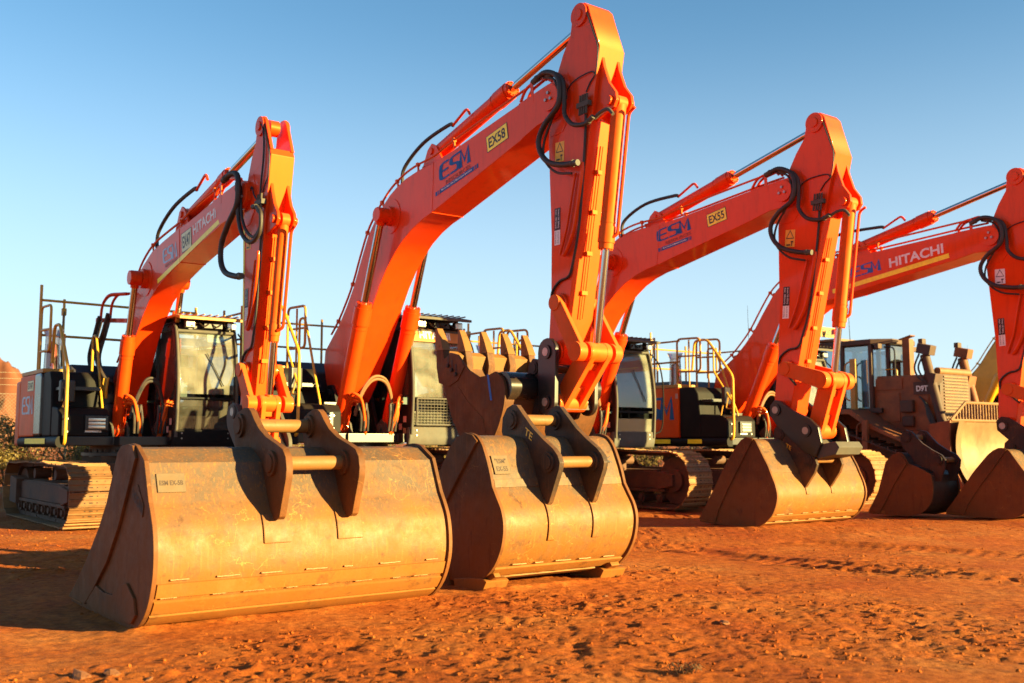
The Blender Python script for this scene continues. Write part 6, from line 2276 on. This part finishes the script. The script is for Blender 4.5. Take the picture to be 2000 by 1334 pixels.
def far_tree(x, y, h, w, seed, label):
    t = thing('tree', label, 'tree', (x, y, 0), 0, 'far trees on the skyline')
    r = random.Random(seed)
    tr = MB()
    tr.cyl((0, 0, -0.1), (0.1, 0, h * 0.5), 0.10, 0.06, n=8)
    for k in range(5):
        a = r.uniform(0, 6.28)
        tr.cyl((0.08, 0, h * (0.3 + 0.04 * k)), (math.cos(a) * w * .35, math.sin(a) * w * .35, h * 0.75), 0.045, 0.02, n=6)
    tr.build('trunk', 'bark', t)
    V, F = [], []
    cl = [(Vector((r.gauss(0, w * .24), r.gauss(0, w * .24), h * r.uniform(.5, .92))), r.uniform(.35, .6)) for k in range(14)]
    for i in range(2600):
        c, rad = cl[r.randrange(len(cl))]
        p = c + Vector((r.gauss(0, 1), r.gauss(0, 1), r.gauss(0, .7))).normalized() * rad * r.random() ** .4
        tt = Vector((r.gauss(0, 1), r.gauss(0, 1), r.gauss(0, 1))).normalized()
        s = tt.orthogonal()
        o = len(V)
        V += [p - tt * .09, p + s * .03, p + tt * .09, p - s * .03]
        F.append((o, o + 1, o + 2, o + 3))
    b = MB()
    b.v, b.f, b.mi = [tuple(v) for v in V], F, [0] * len(F)
    b.build('crown', 'leaf_green', t, smooth=0, weld=False)['kind'] = 'stuff'
far_tree(8.4, 48.5, 3.9, 3.0, 41, 'far tree on the skyline, left of its pair, behind the guard rails')
far_tree(9.6, 50.0, 3.7, 2.4, 42, 'far tree on the skyline, right of its pair, behind the guard rails')

def fence():
    p, q = Vector((-19.0, 21.0, 0)), Vector((-6.0, 29.0, 0))
    d = (q - p)
    L = d.length
    d.normalize()
    t = thing('chain_link_fence', 'chain link fence with barbed wire on top at the left edge', 'fence', (p.x, p.y, 0), math.atan2(d.y, d.x))
    n = 5
    for k in range(n + 1):
        b = MB()
        b.cyl((L * k / n, 0, -0.2), (L * k / n, 0, 2.45), 0.03, n=8)
        b.cyl((L * k / n, 0, 2.45), (L * k / n, 0.16, 2.95), 0.02, n=6)
        b.build('post', 'wire', t)
    b = MB()
    for z, yy in ((2.40, 0), (0.1, 0), (2.62, 0.05), (2.78, 0.10), (2.93, 0.155)):
        b.tube([(0, yy, z), (L, yy, z)], 0.006, 4)
    b.build('line_wires', 'wire', t)['kind'] = 'stuff'
    b = MB()
    s = 0.085
    for k in range(int((L + 2.3) / s)):
        x0 = -2.3 + k * s
        for sg in (1, -1):
            a0, a1 = (x0, x0 + 2.3) if sg > 0 else (x0 + 2.3, x0)
            z0, z1 = 0.1, 2.4
            lo, hi = min(a0, a1), max(a0, a1)
            if hi < 0 or lo > L:
                continue
            def cl(a):
                return min(max(a, 0), L)
            f0, f1 = (cl(a0) - a0) / (a1 - a0), (cl(a1) - a0) / (a1 - a0)
            b.bar((cl(a0), 0.003 * sg, z0 + (z1 - z0) * f0), (cl(a1), 0.003 * sg, z0 + (z1 - z0) * f1), 0.0045, 0.0045)
    b.build('wire_mesh', 'wire', t, smooth=0, weld=False)['kind'] = 'stuff'
fence()
# ------------------------------------------------------------------ bulldozer behind, and a yellow excavator beyond it
def bulldozer():
    t = thing('bulldozer', 'dust covered bulldozer with raised blade guard behind the excavator row', 'bulldozer', (9.2, 26.6, 0.0), RZ)
    # triangular tracks
    for sd in (-1, 1):
        yc = sd * 1.42
        tri = [(-2.25, 0.52), (-2.0, 0.14), (2.0, 0.14), (2.28, 0.55), (2.05, 0.90), (0.35, 1.48), (-0.05, 1.72), (-0.75, 1.78), (-1.15, 1.55), (-2.05, 0.95)]
        fr = MB()
        fr.box((0.0, yc, 0.50), (3.7, 0.36, 0.34))
        fr.prism([(-1.2, 0.6), (0.6, 0.6), (-0.1, 1.35), (-0.8, 1.35)], yc - 0.15, yc + 0.15)
        tr = fr.build('track', 'dozer_dark', t, bevel=0.02)
        for nm, c, r_ in (('idler_wheel', (1.98, 0.55), 0.36), ('idler_wheel', (-1.95, 0.55), 0.36), ('sprocket', (-0.48, 1.36), 0.42)):
            b = MB()
            b.cyl((c[0], yc - 0.12, c[1]), (c[0], yc + 0.12, c[1]), r_, n=26)
            b.cyl((c[0], yc - 0.22, c[1]), (c[0], yc + 0.22, c[1]), r_ * 0.5, n=18)
            b.build(nm, 'dozer_dark', tr)
        P = [(p[0], p[1]) for p in tri]
        P.append(P[0])
        c = arclen(P)
        n = int(c[-1] / 0.22)
        key = MB()
        key.box((0, 0, 0.012), (0.205, 0.58, 0.028))
        key.box((0.07, 0, 0.05), (0.03, 0.58, 0.06))
        ko = key.build('shoe', 'dozer_dark', None)
        me = ko.data
        bpy.data.objects.remove(ko)
        for k in range(n):
            s = c[-1] * k / n
            a, b2 = Vector(at_arc(P, c, s)), Vector(at_arc(P, c, min(c[-1], s + 0.02)))
            if (b2 - a).length < 1e-6:
                continue
            d = (b2 - a).normalized()
            X = Vector((d.x, 0, d.y))
            Z = Vector((d.y, 0, -d.x))
            Y = Z.cross(X)
            o = bpy.data.objects.new('shoe', me)
            COL.objects.link(o)
            o.parent = tr
            m = Matrix((X, Y, Z)).transposed().to_4x4()
            m.translation = Vector((a.x, yc, a.y))
            o.matrix_local = m
    b = MB()
    b.prism([(-1.9, 0.7), (2.2, 0.7), (2.4, 1.4), (2.35, 2.0), (-1.9, 2.0)], -0.62, 0.62)
    b.build('main_frame', 'dozer', t, bevel=0.03)
    # fenders / platform
    for sd in (-1, 1):
        b = MB()
        b.prism([(-1.9, 1.90), (0.55, 1.90), (1.1, 1.55), (2.1, 1.15), (2.1, 1.22), (1.15, 1.66), (0.6, 2.02), (-1.9, 2.02)], sd * 0.60, sd * 1.6)
        b.build('fender', 'dozer', t, bevel=0.02)
    # engine compartment
    b = MB()
    b.prism([(0.62, 1.55), (2.28, 1.30), (2.32, 2.70), (2.15, 2.83), (0.62, 2.86)], -0.72, 0.72)
    eng = b.build('engine_hood', 'dozer', t, bevel=0.05, seg=3)
    for x0, x1, z0, z1 in ((0.75, 1.42, 1.72, 2.42), (1.50, 2.18, 1.50, 2.32), (0.66, 1.5, 2.50, 2.78)):
        b = MB()
        b.prism([(x0, z0), (x1, z0), (x1, z1), (x0, z1)], -0.745, -0.718)
        b.build('access_door', 'dozer', eng, bevel=0.01)
    b = MB()
    b.box((1.66, -0.80, 2.08), (0.34, 0.16, 0.30))
    b.box((1.66, -0.78, 1.72), (0.30, 0.12, 0.26))
    b.build('tool_bag', 'dozer_dark', eng, bevel=0.05, seg=3)
    put_flat(UNIT, (1.80, -0.748, 2.36), (2.24, -0.748, 2.36), (1.80, -0.748, 2.66), 'name_panel', 'dozer_dark', eng)
    put_flat(text_mesh('D9T', 0.03), (1.88, -0.752, 2.43), (2.18, -0.752, 2.43), (1.88, -0.752, 2.57), 'lettering', 'white', eng, 0.006)
    # radiator guard
    b = MB()
    b.box((2.40, 0, 2.18), (0.10, 1.36, 1.4))
    rad = b.build('radiator_guard', 'dozer_dark', t, bevel=0.03)
    for k in range(15):
        b = MB()
        b.box((2.465, 0, 1.72 + 0.075 * k), (0.03, 1.06, 0.030))
        b.build('slat', 'dozer_tan', rad)
    b = MB()
    b.cyl((2.40, -0.7, 2.90), (2.40, 0.7, 2.90), 0.09, n=16)
    b.build('guard_top', 'dozer_tan', rad)
    # exhaust and pre-cleaner
    b = MB()
    b.box((1.42, -0.30, 3.28), (0.20, 0.20, 0.96))
    b.box((1.40, -0.30, 3.80), (0.34, 0.22, 0.03), Matrix.Rotation(R(-14), 3, 'Y'))
    b.build('exhaust_stack', 'dozer', t, bevel=0.012)
    b = MB()
    b.cyl((1.12, -0.35, 2.84), (1.12, -0.35, 3.2), 0.10, n=16)
    b.cyl((1.12, -0.35, 3.2), (1.12, -0.35, 3.27), 0.20, 0.06, n=16)
    b.build('air_cleaner', 'dozer_dark', t)
    # cab
    xa, xb, ya, z0, z1 = -0.85, 0.98, 0.80, 1.95, 3.66
    b = MB()
    for sd in (-1, 1):
        y = sd * ya
        for x in (xa, xb - 0.28, xb):
            b.box((x, y * (1.0 if x < 0.9 else 0.62), (z0 + z1) / 2), (0.10, 0.10, z1 - z0))
        b.box(((xa + xb) / 2, y, z0 + 0.05), (xb - xa, 0.09, 0.12))
        b.box((-0.12, y, (z0 + z1) / 2), (0.10, 0.09, z1 - z0))
    b.box((xa, 0, 2.3), (0.08, 1.5, 0.6))
    b.box((xb, 0, 2.3), (0.08, 1.0, 0.5))
    cab = b.build('cab', 'dozer_dark', t, bevel=0.012)
    b = MB()
    b.plan([(xa - 0.1, -0.88), (xb - 0.25, -0.88), (xb + 0.15, -0.5), (xb + 0.15, 0.5), (xb - 0.25, 0.88), (xa - 0.1, 0.88)], z1, z1 + 0.13)
    b.build('roof', 'dozer_dark', cab, bevel=0.03)
    b = MB()
    b.box((-0.62, 0.1, z1 + 0.20), (0.7, 1.7, 0.07))
    for sd in (-1, 1):
        b.box((-0.85, sd * 0.98, 2.9), (0.16, 0.14, 2.0))
    b.build('rollover_frame', 'dozer_tan', t, bevel=0.02)
    for sd in (-1, 1):
        for x0, x1 in ((xa + 0.06, -0.18), (-0.06, xb - 0.34)):
            b = MB()
            b.prism([(x0, z0 + 0.13), (x1, z0 + 0.13), (x1, z1 - 0.04), (x0, z1 - 0.04)], sd * ya - 0.004, sd * ya + 0.004)
            b.build('window', 'glass_blue', cab)
        b = MB()
        b.add([(xb - 0.26, sd * 0.80, 2.6), (xb, sd * 0.52, 2.6), (xb, sd * 0.52, z1), (xb - 0.26, sd * 0.80, z1)], [(0, 1, 2, 3)])
        b.build('corner_window', 'glass_blue', cab)
    b = MB()
    b.box((xb, 0, 3.1), (0.008, 0.98, 1.05))
    b.build('windscreen', 'glass_blue', cab)
    b = MB()
    b.box((-0.45, 0, 2.45), (0.5, 0.5, 0.14))
    b.box((-0.68, 0, 2.85), (0.14, 0.5, 0.8))
    b.build('seat', 'black_panel', cab, bevel=0.04)
    # sign box on the roof, side number
    b = MB()
    b.box((-0.75, -0.42, 4.10), (0.06, 0.86, 0.26))
    sg = b.build('number_sign', 'rail_yellow', t, bevel=0.008)
    put_flat(text_mesh('DZ023', 0.03), (-0.718, -0.80, 4.015), (-0.718, -0.04, 4.015), (-0.718, -0.80, 4.185), 'lettering', 'ink', sg, 0.004)
    b = MB()
    b.box((-0.05, -1.62, 1.86), (0.62, 0.03, 0.16))
    s2 = b.build('number_plate', 'rail_yellow', t)
    put_flat(text_mesh('DZ023', 0.03), (-0.24, -1.636, 1.805), (0.16, -1.636, 1.805), (-0.24, -1.636, 1.915), 'lettering', 'ink', s2, 0.004)
    b = MB()
    b.cyl((-0.5, -0.6, z1 + 0.36), (-0.5, -0.6, z1 + 0.50), 0.06, n=14)
    b.build('beacon', 'red_plastic', t)
    b = MB()
    b.cyl((0.05, -0.7, z1 + 0.1), (0.02, -0.7, z1 + 1.1), 0.01, 0.004, n=6)
    b.build('aerial', 'ink', t)
    b = MB()
    b.tube(fillet([(0.75, -0.55, 2.86), (0.75, -0.55, 3.02), (1.25, -0.55, 3.02), (1.25, -0.55, 2.86)], 0.06), 0.018, 7)
    b.build('hood_rail', 'rail_yellow', t)
    b = MB()
    for k in range(5):
        b.tube(catmull([(1.95 + 0.05 * k, -0.74, 2.30 - 0.04 * k), (2.2, -0.86, 2.1 - 0.06 * k), (2.40, -0.90, 1.7 - 0.05 * k), (2.5, -0.84, 1.35)], 5), 0.02, 6)
    b.build('hose_bundle', 'hose', t)
    for x, y, z in ((0.9, -0.78, 3.60), (0.9, 0.78, 3.60), (2.1, -0.80, 3.62), (2.1, 0.80, 3.62)):
        b = MB()
        b.box((x, y, z), (0.12, 0.17, 0.13))
        b.build('work_lamp', 'dozer_dark', t, bevel=0.02)
    for k in range(9):
        b = MB()
        b.box((-1.75 + 0.24 * k, -1.60, 1.84), (0.03, 0.03, 0.12))
        b.build('step_cleat', 'dozer_dark', t)
    b = MB()
    b.box((2.75, 0, 1.0), (0.5, 1.5, 0.5))
    b.build('blade_brace', 'dozer_dark', t, bevel=0.05)
    # lift cylinders with box heads
    for sd in (-1, 1):
        y = sd * 0.84
        b = MB()
        b.cyl((2.18, y, 3.30), (2.62, y, 1.45), 0.11, n=18)
        b.box((2.22, y, 3.42), (0.36, 0.26, 0.24), Matrix.Rotation(R(14), 3, 'Y'))
        b.box((2.32, y - sd * 0.08, 2.72), (0.30, 0.34, 0.28), Matrix.Rotation(R(14), 3, 'Y'))
        lc = b.build('lift_cylinder', 'dozer_dark' if sd < 0 else 'dozer', t, bevel=0.02)
        b = MB()
        b.cyl((2.60, y, 1.55), (2.95, y, 0.75), 0.055, n=12)
        b.build('piston_rod', 'chrome', lc)
        for k in (0, 1):
            b = MB()
            b.tube(catmull([(2.10 + 0.12 * k, y - 0.1, 3.32), (2.0 + 0.1 * k, y - 0.16, 3.0), (2.08 + 0.1 * k, y - 0.14, 2.75), (2.25, y - 0.1, 2.62)], 5), 0.022, 7)
            b.build('hose', 'hose', lc)
    # push arms and blade
    for sd in (-1, 1):
        b = MB()
        b.bar((0.2, sd * 1.86, 0.60), (3.2, sd * 1.86, 0.55), 0.22, 0.30)
        b.build('push_arm', 'dozer', t, bevel=0.02)
    bp = smooth_prof([(3.44, 1.66), (3.36, 1.36), (3.34, 1.05), (3.40, 0.72), (3.52, 0.45), (3.66, 0.22)], ())
    b = MB()
    b.sheet(bp, -2.02, 2.02, 0.07)
    bl = b.build('blade', 'blade_steel', t)
    for sd in (-1, 1):
        b = MB()
        b.prism([(2.95, 1.62), (3.46, 1.70), (3.42, 1.3), (3.48, 0.75), (3.74, 0.22), (3.2, 0.20), (3.0, 0.9)], sd * 2.02, sd * 2.08)
        b.build('end_plate', 'dozer', bl, bevel=0.01)
        w = MB()
        q = smooth_prof([(3.44, 1.68), (3.36, 1.36), (3.34, 1.05), (3.40, 0.72), (3.52, 0.45), (3.70, 0.22)], ())
        V = []
        for (x, z) in q:
            V += [(x + 0.004, sd * 1.45, z), (x + 0.20, sd * 2.02, z)]
        w.add(V, [(2 * k, 2 * k + 1, 2 * k + 3, 2 * k + 2) for k in range(len(q) - 1)])
        w.build('blade_wing', 'blade_steel', bl)
    b = MB()
    b.box((3.67, 0, 0.20), (0.05, 4.0, 0.22), Matrix.Rotation(R(-24), 3, 'Y'))
    b.build('cutting_edge', 'bucket_wear', bl, bevel=0.006)
    # spill guard: sloping bars above the blade
    g0, g1 = 1.70, 2.10
    for z, y_ in ((g0, 1.98), (g1, 1.35)):
        b = MB()
        b.tube([(3.42, -y_, z), (3.42, y_, z)], 0.035, 8)
        b.build('guard_rail', 'dozer_tan', bl)
    for sd in (-1, 1):
        b = MB()
        b.tube([(3.42, sd * 1.98, g0), (3.42, sd * 1.35, g1)], 0.035, 8)
        b.build('guard_rail', 'dozer_tan', bl)
    for k in range(31):
        y = -1.86 + 3.72 * k / 30
        top = g1 if abs(y) < 1.35 else g0 + (g1 - g0) * (1.98 - abs(y)) / 0.63
        b = MB()
        b.box((3.42, y, (g0 + top) / 2), (0.05, 0.022, max(0.03, top - g0)))
        b.build('guard_bar', 'dozer_tan', bl)
    # grab posts
    for x, y, za, zb in ((0.35, -1.05, 1.95, 3.3), (1.05, -1.66, 0.65, 1.75)):
        b = MB()
        b.box((x, y, (za + zb) / 2), (0.14, 0.10, zb - za))
        b.tube(fillet([(x - 0.12, y, za + 0.3), (x - 0.24, y, za + 0.36), (x - 0.24, y, zb - 0.12), (x - 0.06, y, zb - 0.05)], 0.1), 0.02, 7)
        b.build('grab_post', 'rail' if za > 1 else 'dozer', t, bevel=0.006)
    b = MB()
    b.tube(fillet([(-0.6, -1.3, 2.0), (-0.6, -1.3, 2.9), (0.1, -1.3, 2.9), (0.1, -1.3, 2.0)], 0.15), 0.022, 8)
    b.build('handrail', 'rail_yellow', t)
    b = MB()
    b.tube(fillet([(0.98, -0.6, 2.7), (1.25, -0.62, 2.75), (1.25, -0.62, 3.55), (1.0, -0.6, 3.6)], 0.12), 0.02, 8)
    b.build('mirror_rail', 'black_steel', t)
    return t
bulldozer()

cfg5 = dict(cfg4)
cfg5.update(paint='paint_yellow', paint_d='paint_yellow', group=None, s=0.95, hood='black_panel')
ex5, boom5, arm5, side5, tank5, tool5 = excavator((13.25, 30.0), YAW, cfg5, 'yellow excavator with a map sticker on its boom, behind the bulldozer blade')
q = [(1.35, 3.74), (1.95, 3.95), (1.17, 4.13)]
decal(boom5, '', *q, -0.26, 'decal_sky', 'map_sticker', 0.004)
aus = ([(0.18, 0.35), (0.3, 0.28), (0.5, 0.38), (0.62, 0.30), (0.78, 0.36), (0.86, 0.55), (0.72, 0.80), (0.62, 0.70), (0.52, 0.82), (0.38, 0.74), (0.2, 0.6)], [tuple(range(11))])
put_flat(aus, *[(p[0], -0.26, p[1]) for p in q], 'map_outline', 'decal_pale', boom5, 0.007)
